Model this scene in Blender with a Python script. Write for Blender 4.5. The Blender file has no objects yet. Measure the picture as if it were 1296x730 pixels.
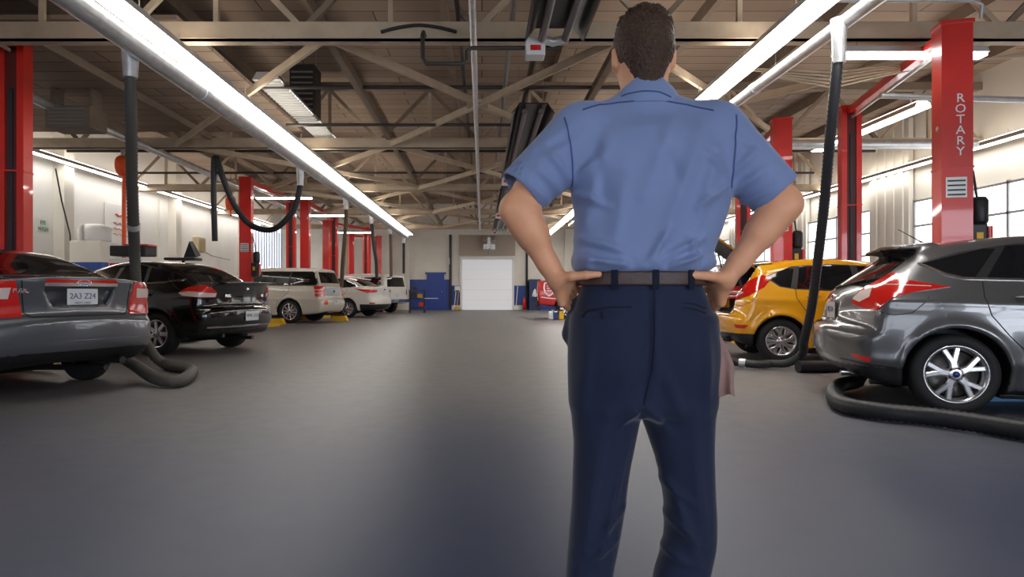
import bpy, bmesh, math, random
import numpy as np
from mathutils import Vector, Matrix
random.seed(7)
rng = np.random.default_rng(7)
COL = bpy.context.scene.collection
PI = math.pi
R = math.radians

# ------------------------------------------------------------------ materials
def srgb(r, g, b):
    def c(v):
        v /= 255.0
        return v / 12.92 if v <= 0.04045 else ((v + 0.055) / 1.055) ** 2.4
    return (c(r), c(g), c(b), 1.0)

MATS = {}
def mat(name, col, rough=0.5, metal=0.0, coat=0.0, emit=0.0, noise=0.0, nscale=8.0, bump=0.0, bscale=60.0,
        spec=0.5, ecol=None, sheen=0.0, sss=0.0):
    if name in MATS:
        return MATS[name]
    m = bpy.data.materials.new(name)
    m.use_nodes = True
    nt = m.node_tree
    b = nt.nodes['Principled BSDF']
    b.inputs['Base Color'].default_value = col
    b.inputs['Roughness'].default_value = rough
    b.inputs['Metallic'].default_value = metal
    b.inputs['Coat Weight'].default_value = coat
    b.inputs['Coat Roughness'].default_value = 0.04
    b.inputs['Specular IOR Level'].default_value = spec
    if sheen:
        b.inputs['Sheen Weight'].default_value = sheen
        b.inputs['Sheen Roughness'].default_value = 0.4
    if sss:
        b.inputs['Subsurface Weight'].default_value = sss
        b.inputs['Subsurface Radius'].default_value = (0.012, 0.005, 0.003)
    if emit:
        b.inputs['Emission Color'].default_value = ecol or col
        b.inputs['Emission Strength'].default_value = emit
    if noise or bump:
        tc = nt.nodes.new('ShaderNodeTexCoord')
    if noise:
        n = nt.nodes.new('ShaderNodeTexNoise')
        n.inputs['Scale'].default_value = nscale
        n.inputs['Detail'].default_value = 5
        nt.links.new(tc.outputs['Object'], n.inputs['Vector'])
        mp = nt.nodes.new('ShaderNodeMapRange')
        mp.inputs['From Min'].default_value = 0.3
        mp.inputs['From Max'].default_value = 0.7
        mp.inputs['To Min'].default_value = 1 - noise
        mp.inputs['To Max'].default_value = 1 + noise
        nt.links.new(n.outputs['Fac'], mp.inputs['Value'])
        mx = nt.nodes.new('ShaderNodeVectorMath')
        mx.operation = 'SCALE'
        mx.inputs[0].default_value = col[:3]
        nt.links.new(mp.outputs['Result'], mx.inputs['Scale'])
        nt.links.new(mx.outputs['Vector'], b.inputs['Base Color'])
    if bump:
        n2 = nt.nodes.new('ShaderNodeTexNoise')
        n2.inputs['Scale'].default_value = bscale
        n2.inputs['Detail'].default_value = 3
        nt.links.new(tc.outputs['Object'], n2.inputs['Vector'])
        bp = nt.nodes.new('ShaderNodeBump')
        bp.inputs['Strength'].default_value = bump
        bp.inputs['Distance'].default_value = 0.01
        nt.links.new(n2.outputs['Fac'], bp.inputs['Height'])
        nt.links.new(bp.outputs['Normal'], b.inputs['Normal'])
    MATS[name] = m
    return m

# ------------------------------------------------------------------ objects
def link(o, parent=None):
    COL.objects.link(o)
    if parent is not None:
        o.parent = parent
    return o

def tag(o, label=None, cat=None, group=None, kind=None):
    if label: o['label'] = label
    if cat: o['category'] = cat
    if group: o['group'] = group
    if kind: o['kind'] = kind
    return o

def empty(name, label, cat, loc=(0, 0, 0), rz=0.0, group=None):
    o = bpy.data.objects.new(name, None)
    o.empty_display_size = 0.1
    o.location = loc
    o.rotation_euler = (0, 0, rz)
    link(o)
    return tag(o, label, cat, group)

def copy_tree(o, parent=None):
    c = o.copy()
    COL.objects.link(c)
    c.parent = parent
    for ch in list(o.children):
        copy_tree(ch, c)
    return c

class MB:
    """collects shapes into one mesh"""
    def __init__(self):
        self.v = []; self.f = []; self.mi = []; self.sm = []
    def add(self, verts, faces, mi=0, smooth=False, M=None):
        k = len(self.v)
        for p in verts:
            p = Vector(p)
            if M is not None: p = M @ p
            self.v.append(tuple(p))
        for f in faces:
            self.f.append(tuple(i + k for i in f)); self.mi.append(mi); self.sm.append(smooth)
        return self
    def box(self, c, s, mi=0, M=None, bev=0.0, rot=None):
        cx, cy, cz = c; hx, hy, hz = s[0] / 2, s[1] / 2, s[2] / 2
        if rot is not None:
            T = Matrix.Translation(Vector(c)) @ rot
            M = T if M is None else M @ T
            cx = cy = cz = 0
        if bev <= 0:
            vs = [(cx + sx * hx, cy + sy * hy, cz + sz * hz) for sx in (-1, 1) for sy in (-1, 1) for sz in (-1, 1)]
            fs = [(0, 1, 3, 2), (4, 6, 7, 5), (0, 4, 5, 1), (2, 3, 7, 6), (0, 2, 6, 4), (1, 5, 7, 3)]
            return self.add(vs, fs, mi, False, M)
        bm = bmesh.new()
        bmesh.ops.create_cube(bm, size=1)
        for v in bm.verts:
            v.co = Vector((v.co.x * hx * 2 + cx, v.co.y * hy * 2 + cy, v.co.z * hz * 2 + cz))
        bmesh.ops.bevel(bm, geom=bm.edges[:], offset=min(bev, 0.49 * 2 * min(hx, hy, hz)), segments=2, profile=0.5, affect='EDGES')
        return self.addbm(bm, mi, False, M)
    def addbm(self, bm, mi=0, smooth=False, M=None):
        bm.verts.index_update()
        vs = [v.co.copy() for v in bm.verts]
        fs = [[v.index for v in f.verts] for f in bm.faces]
        bm.free()
        return self.add(vs, fs, mi, smooth, M)
    def tube(self, pts, r, n=10, mi=0, cap=True, smooth=True, closed=False, M=None, rib=None):
        pts = [Vector(p) for p in pts]
        m = len(pts)
        rs = r if hasattr(r, '__len__') else [r] * m
        prev = None; rings = []
        for i, p in enumerate(pts):
            if closed: t = pts[(i + 1) % m] - pts[i - 1]
            else: t = pts[min(i + 1, m - 1)] - pts[max(i - 1, 0)]
            t.normalize()
            if prev is None:
                a = Vector((0, 0, 1)) if abs(t.z) < 0.9 else Vector((1, 0, 0))
                u = t.cross(a).normalized()
            else:
                u = (prev - t * prev.dot(t)).normalized()
            prev = u
            w = t.cross(u)
            rings.append([p + (u * math.cos(2 * PI * k / n) + w * math.sin(2 * PI * k / n)) * rs[i] for k in range(n)])
        vs = [q for rg in rings for q in rg]
        fs = []
        for i in range(m if closed else m - 1):
            j = (i + 1) % m
            for k in range(n):
                k2 = (k + 1) % n
                fs.append((i * n + k, i * n + k2, j * n + k2, j * n + k))
        self.add(vs, fs, mi, smooth, M)
        if cap and not closed:
            self.add(rings[0], [tuple(range(n))[::-1]], mi, False, M)
            self.add(rings[-1], [tuple(range(n))], mi, False, M)
        return self
    def lathe(self, prof, n=32, mi=0, M=None, smooth=True, axis='y'):
        """prof: (r, a) pairs, revolved about the local y (or z) axis"""
        vs = []; fs = []
        for (r, a) in prof:
            for k in range(n):
                t = 2 * PI * k / n
                vs.append((r * math.cos(t), a, r * math.sin(t)) if axis == 'y' else (r * math.cos(t), r * math.sin(t), a))
        for i in range(len(prof) - 1):
            for k in range(n):
                k2 = (k + 1) % n
                fs.append((i * n + k, (i + 1) * n + k, (i + 1) * n + k2, i * n + k2))
        return self.add(vs, fs, mi, smooth, M)
    def prism(self, poly, a, b, axis='y', mi=0, M=None):
        """2-D polygon extruded along an axis: x-z polygon along y, x-y along z, y-z along x"""
        def P(p, t):
            return {'y': (p[0], t, p[1]), 'z': (p[0], p[1], t), 'x': (t, p[0], p[1])}[axis]
        n = len(poly)
        vs = [P(p, a) for p in poly] + [P(p, b) for p in poly]
        fs = [tuple(range(n)), tuple(range(2 * n - 1, n - 1, -1))]
        for i in range(n):
            j = (i + 1) % n
            fs.append((i, i + n, j + n, j))
        return self.add(vs, fs, mi, False, M)
    def ball(self, c, r, mi=0, seg=16, rings=10, M=None):
        bm = bmesh.new()
        bmesh.ops.create_uvsphere(bm, u_segments=seg, v_segments=rings, radius=1)
        s = r if hasattr(r, '__len__') else (r, r, r)
        for v in bm.verts:
            v.co = Vector((v.co.x * s[0] + c[0], v.co.y * s[1] + c[1], v.co.z * s[2] + c[2]))
        return self.addbm(bm, mi, True, M)
    def build(self, name, mats, parent=None, fix=True, loc=None):
        me = bpy.data.meshes.new(name)
        v = self.v
        if loc is not None:
            v = [(p[0] - loc[0], p[1] - loc[1], p[2] - loc[2]) for p in v]
        me.from_pydata(v, [], self.f)
        ms = mats if isinstance(mats, (list, tuple)) else [mats]
        for m in ms: me.materials.append(m)
        me.polygons.foreach_set('material_index', self.mi)
        me.polygons.foreach_set('use_smooth', self.sm)
        me.update()
        if fix:
            bm = bmesh.new(); bm.from_mesh(me)
            bmesh.ops.recalc_face_normals(bm, faces=bm.faces)
            bm.to_mesh(me); bm.free()
        o = bpy.data.objects.new(name, me)
        if loc is not None: o.location = loc
        return link(o, parent)

def np_mesh(name, V, F, mats, parent=None, mi=None, smooth=True):
    me = bpy.data.meshes.new(name)
    V = np.asarray(V, dtype=np.float32); F = np.asarray(F, dtype=np.int32)
    me.vertices.add(len(V)); me.vertices.foreach_set('co', V.ravel())
    me.loops.add(F.size); me.loops.foreach_set('vertex_index', F.ravel())
    me.polygons.add(len(F))
    me.polygons.foreach_set('loop_start', np.arange(0, F.size, F.shape[1], dtype=np.int32))
    try: me.polygons.foreach_set('loop_total', np.full(len(F), F.shape[1], dtype=np.int32))
    except Exception: pass
    for m in (mats if isinstance(mats, (list, tuple)) else [mats]): me.materials.append(m)
    if mi is not None: me.polygons.foreach_set('material_index', np.asarray(mi, dtype=np.int32))
    me.polygons.foreach_set('use_smooth', np.full(len(F), smooth, dtype=bool))
    me.update(calc_edges=True); me.validate()
    return link(bpy.data.objects.new(name, me), parent)

# ------------------------------------------------------------------ implicit surfaces
def surf_nets(f, lo, hi, h, coarse=4, newton=3):
    """mesh the zero set of f (negative inside); f takes arrays x, y, z"""
    lo = np.array(lo, float); hi = np.array(hi, float)
    nb = np.ceil((hi - lo) / (h * coarse)).astype(int)
    n = nb * coarse
    # coarse pass at block centres
    cs = [lo[a] + (np.arange(nb[a]) + 0.5) * h * coarse for a in range(3)]
    X, Y, Z = np.meshgrid(*cs, indexing='ij')
    C = f(X.ravel(), Y.ravel(), Z.ravel()).reshape(nb)
    act = np.abs(C) < h * coarse * 1.9
    D = np.repeat(np.repeat(np.repeat(C, coarse, 0), coarse, 1), coarse, 2).astype(np.float32)
    A = np.repeat(np.repeat(np.repeat(act, coarse, 0), coarse, 1), coarse, 2)
    idx = np.nonzero(A)
    P = [lo[a] + idx[a] * h for a in range(3)]
    D[idx] = f(*P).astype(np.float32)
    S = D < 0
    cnt = np.zeros(np.array(S.shape) - 1, dtype=np.int8)
    sl = lambda d, s: slice(d, s - 1 + d)
    for dx in (0, 1):
        for dy in (0, 1):
            for dz in (0, 1):
                cnt += S[sl(dx, S.shape[0]), sl(dy, S.shape[1]), sl(dz, S.shape[2])]
    ci, cj, ck = np.nonzero((cnt > 0) & (cnt < 8))
    vid = np.full(cnt.shape, -1, dtype=np.int64)
    vid[ci, cj, ck] = np.arange(len(ci))
    acc = np.zeros((len(ci), 3)); num = np.zeros(len(ci))
    cor = [(dx, dy, dz) for dx in (0, 1) for dy in (0, 1) for dz in (0, 1)]
    for a in cor:
        for b in cor:
            if sum(b) - sum(a) == 1 and all(q >= p for p, q in zip(a, b)):
                v0 = D[ci + a[0], cj + a[1], ck + a[2]].astype(float); v1 = D[ci + b[0], cj + b[1], ck + b[2]].astype(float)
                cr = (v0 < 0) != (v1 < 0)
                t = np.where(cr, v0 / np.where(cr, v0 - v1, 1), 0)
                for q in range(3):
                    acc[:, q] += np.where(cr, a[q] + t * (b[q] - a[q]), 0)
                num += cr
    V = np.stack([ci, cj, ck], 1) + acc / num[:, None]
    V = lo + V * h
    F = []
    for ax in range(3):
        o1, o2 = (ax + 1) % 3, (ax + 2) % 3
        s0 = [slice(None)] * 3; s1 = [slice(None)] * 3
        s0[ax] = slice(0, -1); s1[ax] = slice(1, None)
        ch = S[tuple(s0)] != S[tuple(s1)]
        e = np.stack(np.nonzero(ch), 1)
        ok = (e[:, o1] > 0) & (e[:, o2] > 0) & (e[:, o1] < cnt.shape[o1]) & (e[:, o2] < cnt.shape[o2])
        e = e[ok]
        def g(d1, d2):
            q = e.copy(); q[:, o1] -= d1; q[:, o2] -= d2
            return vid[q[:, 0], q[:, 1], q[:, 2]]
        q = np.stack([g(1, 1), g(0, 1), g(0, 0), g(1, 0)], 1)
        fl = ~S[e[:, 0], e[:, 1], e[:, 2]]
        q[fl] = q[fl][:, ::-1]
        F.append(q)
    F = np.concatenate(F)
    F = F[(F >= 0).all(1)]
    for _ in range(newton):
        d, G = fgrad(f, V, h * 0.25)
        st = -d[:, None] * G / np.maximum((G * G).sum(1), 0.05)[:, None]
        ln = np.linalg.norm(st, axis=1, keepdims=True)
        st *= np.minimum(1, 0.6 * h / np.maximum(ln, 1e-9))
        V = V + st
    return V, F

def fgrad(f, V, e=0.004):
    d = f(V[:, 0], V[:, 1], V[:, 2])
    G = np.stack([(f(V[:, 0] + e * (q == 0), V[:, 1] + e * (q == 1), V[:, 2] + e * (q == 2)) -
                   f(V[:, 0] - e * (q == 0), V[:, 1] - e * (q == 1), V[:, 2] - e * (q == 2))) / (2 * e) for q in range(3)], 1)
    return d, G

def smin(a, b, k):
    h = np.maximum(k - np.abs(a - b), 0) / k
    return np.minimum(a, b) - h * h * k * 0.25
def smax(a, b, k):
    return -smin(-a, -b, k)

def chaikin(P, n=2, closed=True):
    P = [tuple(p) for p in P]
    for _ in range(n):
        Q = []
        m = len(P)
        for i in range(m if closed else m - 1):
            a, b = P[i], P[(i + 1) % m]
            Q.append(tuple(0.75 * u + 0.25 * v for u, v in zip(a, b)))
            Q.append(tuple(0.25 * u + 0.75 * v for u, v in zip(a, b)))
        if not closed: Q = [P[0]] + Q + [P[-1]]
        P = Q
    return P

def poly_sdf(P, x, z):
    P = np.asarray(P, float)
    A = P; B = np.roll(P, -1, 0); E = B - A
    L = np.maximum((E * E).sum(1), 1e-12)
    sh = x.shape; x = x.ravel(); z = z.ravel()
    out = np.empty(len(x))
    for k in range(0, len(x), 6000):
        xx = x[k:k + 6000, None]; zz = z[k:k + 6000, None]
        px, pz = xx - A[:, 0], zz - A[:, 1]
        t = np.clip((px * E[:, 0] + pz * E[:, 1]) / L, 0, 1)
        d = np.sqrt(((px - t * E[:, 0]) ** 2 + (pz - t * E[:, 1]) ** 2).min(1))
        c = (A[:, 1] > zz) != (B[:, 1] > zz)
        ez = np.where(E[:, 1] == 0, 1, E[:, 1])
        ins = (c & (xx < E[:, 0] * pz / ez + A[:, 0])).sum(1) % 2 == 1
        out[k:k + 6000] = np.where(ins, -d, d)
    return out.reshape(sh)

def cone(x, y, z, a, b, ra, rb):
    """tapered capsule"""
    a = np.asarray(a, float); b = np.asarray(b, float); e = b - a
    px, py, pz = x - a[0], y - a[1], z - a[2]
    t = np.clip((px * e[0] + py * e[1] + pz * e[2]) / (e @ e), 0, 1)
    return np.sqrt((px - t * e[0]) ** 2 + (py - t * e[1]) ** 2 + (pz - t * e[2]) ** 2) - (ra + t * (rb - ra))

def ell(x, y, z, c, r, k=2.0):
    q = np.sqrt(((x - c[0]) / r[0]) ** 2 + ((y - c[1]) / r[1]) ** 2 + ((z - c[2]) / r[2]) ** 2)
    return (q - 1) * min(r)

def interp(x, P):
    """smooth (monotone-ish) interpolation of (x, v) pairs"""
    P = np.asarray(P, float)
    xs, ys = P[:, 0], P[:, 1]
    m = np.gradient(ys, xs)
    i = np.clip(np.searchsorted(xs, x) - 1, 0, len(xs) - 2)
    h = xs[i + 1] - xs[i]
    t = np.clip((x - xs[i]) / h, 0, 1)
    return ((1 + 2 * t) * (1 - t) ** 2 * ys[i] + t * (1 - t) ** 2 * h * m[i] + t * t * (3 - 2 * t) * ys[i + 1] + t * t * (t - 1) * h * m[i + 1])

def cut_grid(poly, step):
    bm = bmesh.new()
    vs = [bm.verts.new((p[0], p[1], 0)) for p in poly]
    f = bm.faces.new(vs)
    bmesh.ops.triangulate(bm, faces=[f])
    for ax in (0, 1):
        lo = min(p[ax] for p in poly); hi = max(p[ax] for p in poly)
        n = int((hi - lo) / step)
        for k in range(1, n + 1):
            t = lo + (hi - lo) * k / (n + 1)
            co = (t, 0, 0) if ax == 0 else (0, t, 0)
            no = (1, 0, 0) if ax == 0 else (0, 1, 0)
            bmesh.ops.bisect_plane(bm, geom=bm.verts[:] + bm.edges[:] + bm.faces[:], plane_co=co, plane_no=no, dist=1e-6)
    bm.verts.index_update()
    V = np.array([v.co[:2] for v in bm.verts]); F = [[v.index for v in f.verts] for f in bm.faces]
    E = []
    for e in bm.edges:
        if len(e.link_faces) == 1:
            lf = e.link_faces[0]
            vv = [v.index for v in lf.verts]
            a, b = e.verts[0].index, e.verts[1].index
            if vv[(vv.index(a) + 1) % len(vv)] != b: a, b = b, a
            E.append((a, b))
    bm.free()
    return V, F, E

class View:
    """projects 2-D outlines (u, w) onto an implicit surface. P(u, w) = o + u*U + w*W, marched along D"""
    def __init__(self, f, o, U, W, D, dist=3.0):
        self.f = f; self.o, self.U, self.W, self.D = (np.array(q, float) for q in (o, U, W, D)); self.dist = dist
    def hit(self, uv, n=160):
        uv = np.asarray(uv, float)
        P = self.o + uv[:, :1] * self.U + uv[:, 1:] * self.W
        t = np.zeros(len(P)); pt = np.zeros(len(P)); done = np.zeros(len(P), bool)
        for k in range(90):
            q = P + self.D * t[:, None]
            d = self.f(q[:, 0], q[:, 1], q[:, 2])
            done |= (d < 0) & (t < self.dist)
            go = ~done & (t < self.dist)
            if not go.any(): break
            pt = np.where(go, t, pt)
            t = np.where(go, t + np.clip(d * .7, .004, .25), t)
        a = pt; b = t.copy()
        for _ in range(9):
            m = (a + b) / 2
            q = P + self.D * m[:, None]
            ins = self.f(q[:, 0], q[:, 1], q[:, 2]) < 0
            b = np.where(ins, m, b); a = np.where(ins, a, m)
        # points that missed: reuse the nearest depth that hit
        if not done.all() and done.any():
            for i in np.nonzero(~done)[0]:
                j = np.nonzero(done)[0][np.argmin(((uv[done] - uv[i]) ** 2).sum(1))]
                b[i] = b[j]
        return P + self.D * b[:, None]
    def patch(self, mb, poly, off=0.004, thick=0.012, step=0.05, mi=0, skirt_mi=None):
        V, F, E = cut_grid(poly, step)
        Q = self.hit(V)
        _, G = fgrad(self.f, Q, 0.006)
        N = G / np.maximum(np.linalg.norm(G, axis=1, keepdims=True), 1e-6)
        A = Q + N * off
        flip = np.dot(np.cross(self.U, self.W), self.D) > 0
        mb.add(A.tolist(), [f[::-1] if flip else f for f in F], mi, True)
        if thick:
            B = Q + N * (off - thick)
            k = len(A)
            mb.add(A.tolist() + B.tolist(), [((b, a, a + k, b + k) if not flip else (a, b, b + k, a + k)) for a, b in E], mi if skirt_mi is None else skirt_mi, False)
        return mb
    def line(self, mb, pts, w=0.006, off=0.002, thick=0.006, step=0.04, mi=0, closed=False):
        """strip of width w along a 2-D polyline"""
        pts = [Vector((p[0], p[1])) for p in pts]
        P = []
        m = len(pts)
        for i in range(m if closed else m - 1):
            a, b = pts[i], pts[(i + 1) % m]
            k = max(1, int((b - a).length / step))
            for j in range(k): P.append(a + (b - a) * (j / k))
        if not closed: P.append(pts[-1])
        L = []; Rr = []
        n = len(P)
        for i in range(n):
            if closed: t = P[(i + 1) % n] - P[i - 1]
            else: t = P[min(i + 1, n - 1)] - P[max(i - 1, 0)]
            t.normalize()
            nn = Vector((-t.y, t.x)) * (w / 2)
            L.append(P[i] + nn); Rr.append(P[i] - nn)
        uv = np.array([tuple(p) for p in L + Rr])
        Q = self.hit(uv)
        _, G = fgrad(self.f, Q, 0.006)
        N = G / np.maximum(np.linalg.norm(G, axis=1, keepdims=True), 1e-6)
        A = Q + N * off; B = Q + N * (off - thick)
        F = []
        for i in range(n if closed else n - 1):
            j = (i + 1) % n
            F.append((i, i + n, j + n, j))
        mb.add(A.tolist(), F, mi, True)
        if thick:
            k = 2 * n
            F2 = []
            for i in range(n if closed else n - 1):
                j = (i + 1) % n
                F2 += [(i, j, j + k, i + k), (j + n, i + n, i + n + k, j + n + k)]
            mb.add(A.tolist() + B.tolist(), F2, mi, False)
        return mb

def text_mesh(mb, s, size, M, depth=0.002, mi=0, spacing=1.0, align='CENTER'):
    cu = bpy.data.curves.new('lettering', 'FONT')
    cu.body = s; cu.size = size; cu.extrude = depth; cu.align_x = align; cu.align_y = 'CENTER'
    cu.space_character = spacing; cu.resolution_u = 2
    ob = bpy.data.objects.new('lettering', cu)
    COL.objects.link(ob)
    dg = bpy.context.evaluated_depsgraph_get()
    dg.update()
    me = bpy.data.meshes.new_from_object(ob.evaluated_get(dg))
    mb.add([v.co.copy() for v in me.vertices], [tuple(p.vertices) for p in me.polygons], mi, False, M)
    bpy.data.objects.remove(ob); bpy.data.curves.remove(cu); bpy.data.meshes.remove(me)
    return mb

# picture frame -> world: x, y pixel at depth d
F_PX, VX, VY, CAM_H = 840.0, 610.0, 368.0, 1.0
def at(px, py, d):
    return Vector(((px - VX) * d / F_PX, d, CAM_H + (VY - py) * d / F_PX))
# ------------------------------------------------------------------ cars
M_GLASS = mat('car glass', (0.006, 0.007, 0.009, 1), 0.03, coat=0.15, spec=0.5)
M_BLACKP = mat('black plastic', (0.012, 0.012, 0.014, 1), 0.45)
M_RUBBER = mat('tyre rubber', (0.011, 0.011, 0.013, 1), 0.75, bump=0.15, bscale=90)
M_ALLOY = mat('alloy', (0.62, 0.62, 0.64, 1), 0.22, 0.9)
M_CHROME = mat('chrome', (0.8, 0.8, 0.82, 1), 0.08, 1.0)
M_DARKMET = mat('dark metal', (0.04, 0.04, 0.045, 1), 0.45, 0.6)
M_REDLENS = mat('red lens', (0.50, 0.008, 0.005, 1), 0.10, coat=1.0, emit=0.06, ecol=(0.9, 0.03, 0.015, 1))
M_CLEARLENS = mat('clear lens', (0.75, 0.62, 0.58, 1), 0.1, coat=1.0)
M_PLATE = mat('plate white', (0.6, 0.64, 0.68, 1), 0.35, coat=0.3)
M_INK = mat('plate ink', (0.05, 0.07, 0.16, 1), 0.5)
M_BLUEOV = mat('badge blue', (0.01, 0.03, 0.16, 1), 0.15, coat=1.0)
M_GAP = mat('panel gap', (0.004, 0.004, 0.005, 1), 0.8)
M_BRAKE = mat('brake disc', (0.2, 0.19, 0.18, 1), 0.4, 0.8)

class Car:
    def __init__(s, name, label, cat, pos, heading, spec, paint, group=None):
        """pos: world x, y of the rear axle centre on the ground; heading: angle of the nose"""
        s.sp = spec; s.paint = paint
        s.root = empty(name, label, cat, (pos[0], pos[1], 0), heading, group)
        s.prof = np.array(chaikin(spec['prof'], 2))
        s.W = spec['W']; s.h = spec.get('h', 0.03)
        s.x0 = min(p[0] for p in spec['prof']); s.x1 = max(p[0] for p in spec['prof'])
        s.zt = max(p[1] for p in spec['prof']); s.zb = min(p[1] for p in spec['prof'])
        # the side outline as a distance table
        s.tx = np.arange(s.x0 - .9, s.x1 + .9, .01); s.tz = np.arange(-.5, s.zt + .7, .01)
        s.tab = poly_sdf(s.prof, *np.meshgrid(s.tx, s.tz, indexing='ij'))
        s.ax = (0.0, spec['wb']); s.wr = spec['wr']
        s.vR = View(s.f, (0, -2, 0), (1, 0, 0), (0, 0, 1), (0, 1, 0))
        s.vL = View(s.f, (0, 2, 0), (1, 0, 0), (0, 0, 1), (0, -1, 0))
        s.vB = View(s.f, (s.x0 - 0.6, 0, 0), (0, 1, 0), (0, 0, 1), (1, 0, 0))
    def pd(s, x, z):
        a = (x - s.tx[0]) / .01; b = (z - s.tz[0]) / .01
        a = np.clip(a, 0, len(s.tx) - 1.001); b = np.clip(b, 0, len(s.tz) - 1.001)
        i = a.astype(int); j = b.astype(int); u = a - i; v = b - j; T = s.tab
        return (T[i, j] * (1 - u) + T[i + 1, j] * u) * (1 - v) + (T[i, j + 1] * (1 - u) + T[i + 1, j + 1] * u) * v
    def f(s, x, y, z):
        sp = s.sp; W = s.W
        ay = np.sqrt(y * y + 1e-6); u = np.minimum(ay / W, 1.1)
        rw = np.clip(1 - (x - s.x0) / sp.get('rlen', 1.1), 0, 1); rw = rw * rw * (3 - 2 * rw)
        fw = np.clip(1 - (s.x1 - x) / 1.5, 0, 1); fw = fw * fw * (3 - 2 * fw)
        c = u ** sp.get('rpow', 2.6)
        xp = x - sp.get('kr', 0.16) * c * rw + sp.get('kf', 0.35) * c * fw
        zp = z + sp.get('crown', 0.07) * ay * ay
        d1 = s.pd(xp, zp)
        w = W * interp(np.clip(z, 0, 2.5), sp['sec'])
        w = w - sp.get('rt', 0.05) * rw - 0.06 * fw
        for (za, zb_, amp, wd) in sp.get('crease', []):
            t = (x - s.x0) / (s.x1 - s.x0)
            w = w + amp * np.exp(-((z - (za + (zb_ - za) * t)) / wd) ** 2)
        dd = []
        for xa in s.ax:
            r = np.sqrt((x - xa) ** 2 + (z - s.wr) ** 2) - sp.get('arch', s.wr + 0.05)
            dd.append(r)
            w = w + sp.get('flare', 0.02) * np.exp(-(np.maximum(r - 0.01, 0) / 0.055) ** 2) * (z > 0.1)
        d2 = (ay - w) * 0.95
        d = smax(d1, d2, sp.get('round', 0.10))
        if 'extra' in sp: d = sp['extra'](s, x, y, ay, z, d)
        for r in dd:
            cut = np.maximum(r, (W - 0.36) - ay)
            d = smax(d, -cut, 0.018)
        if 'late' in sp: d = sp['late'](s, x, y, ay, z, d)
        return d
    def body(s):
        V, F = surf_nets(s.f, (s.x0 - 0.15, -s.W - 0.15, s.zb - 0.1), (s.x1 + 0.15, s.W + 0.15, s.zt + 0.12), s.h, newton=4)
        c = V[F].mean(1); ay = np.abs(c[:, 1])
        mi = np.zeros(len(F), int)
        for xa in s.ax:
            r = np.sqrt((c[:, 0] - xa) ** 2 + (c[:, 2] - s.wr) ** 2) - s.sp.get('arch', s.wr + 0.05)
            mi[(r < 0.004) & (ay < s.W - 0.015)] = 1
        mi[c[:, 2] < s.zb + 0.035] = 1
        if 'black' in s.sp: mi[s.sp['black'](c[:, 0], c[:, 1], c[:, 2])] = 1
        s.bodyo = np_mesh('body', V, F, [s.paint, M_BLACKP], s.root, mi)
        return s
    def mk(s, name, mats, fn, parent=None):
        mb = MB(); fn(mb)
        return mb.build(name, mats, parent or s.root, fix=False)
    def uv(s, view, pts):
        return [(float(np.dot(np.array(p) - view.o, view.U)), float(np.dot(np.array(p) - view.o, view.W))) for p in pts]
    def corner(s, side, ang=45):
        """view onto a rear corner from behind and from that side (side = -1 right, 1 left)"""
        a = R(ang)
        D = np.array((math.cos(a), -side * math.sin(a), 0))
        U = np.array((math.sin(a), side * math.cos(a), 0))
        return View(s.f, -D * 2.2 + np.array((s.x0 + 0.4, side * s.W * 0.5, 0)), U, (0, 0, 1), D, 4.0)
    def slope(s, e=35):
        e = R(e)
        D = np.array((math.cos(e), 0, -math.sin(e)))
        return View(s.f, -D * 2.5 + np.array((s.x0 + 0.6, 0, 1.1)), (0, 1, 0), (math.sin(e), 0, math.cos(e)), D, 4.0)
    def windows(s, panes, trim=None, chrome=None, sides=(-1, 1)):
        for sd in sides:
            v = s.vR if sd < 0 else s.vL
            if trim: s.mk('window_trim', M_BLACKP, lambda mb: v.patch(mb, trim, 0.002, 0.01, 0.08))
            for p in panes: s.mk('side_window', M_GLASS, lambda mb: v.patch(mb, p, 0.006, 0.008, 0.08))
            if chrome: s.mk('window_strip', M_CHROME, lambda mb: v.line(mb, chrome, 0.016, 0.009, 0.012, 0.07))
    def lines(s, polys, sides=(-1, 1), w=0.008, name='panel_gap', m=None):
        for sd in sides:
            v = s.vR if sd < 0 else s.vL
            for p in polys: s.mk(name, m or M_GAP, lambda mb: v.line(mb, p, w, 0.0015, 0.004, 0.04))
    def handles(s, xs, z, m=None, sides=(-1, 1)):
        for sd in sides:
            v = s.vR if sd < 0 else s.vL
            for x in xs:
                Q = v.hit([(x - 0.08, z), (x + 0.08, z + 0.008)])
                mb = MB()
                a, b = Vector(Q[0]), Vector(Q[1]); n = Vector((0, sd, 0))
                mb.tube([a, a + n * 0.035, a.lerp(b, .25) + n * 0.045, a.lerp(b, .75) + n * 0.045, b + n * 0.035, b], [0.012, .014, .016, .016, .014, .012], 8)
                mb.build('door_handle', m or s.paint, s.root)
    def mirrors(s, x, z, sides=(-1, 1)):
        for sd in sides:
            v = s.vR if sd < 0 else s.vL
            q = Vector(v.hit([(x, z)])[0])
            mb = MB(); mb.tube([q - Vector((0, sd * .03, 0)), q + Vector((0, sd * .1, .02))], 0.025, 8)
            mb.ball(q + Vector((-.02, sd * .17, .07)), (0.06, 0.11, 0.075))
            mb.build('mirror', s.paint, s.root)
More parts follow.
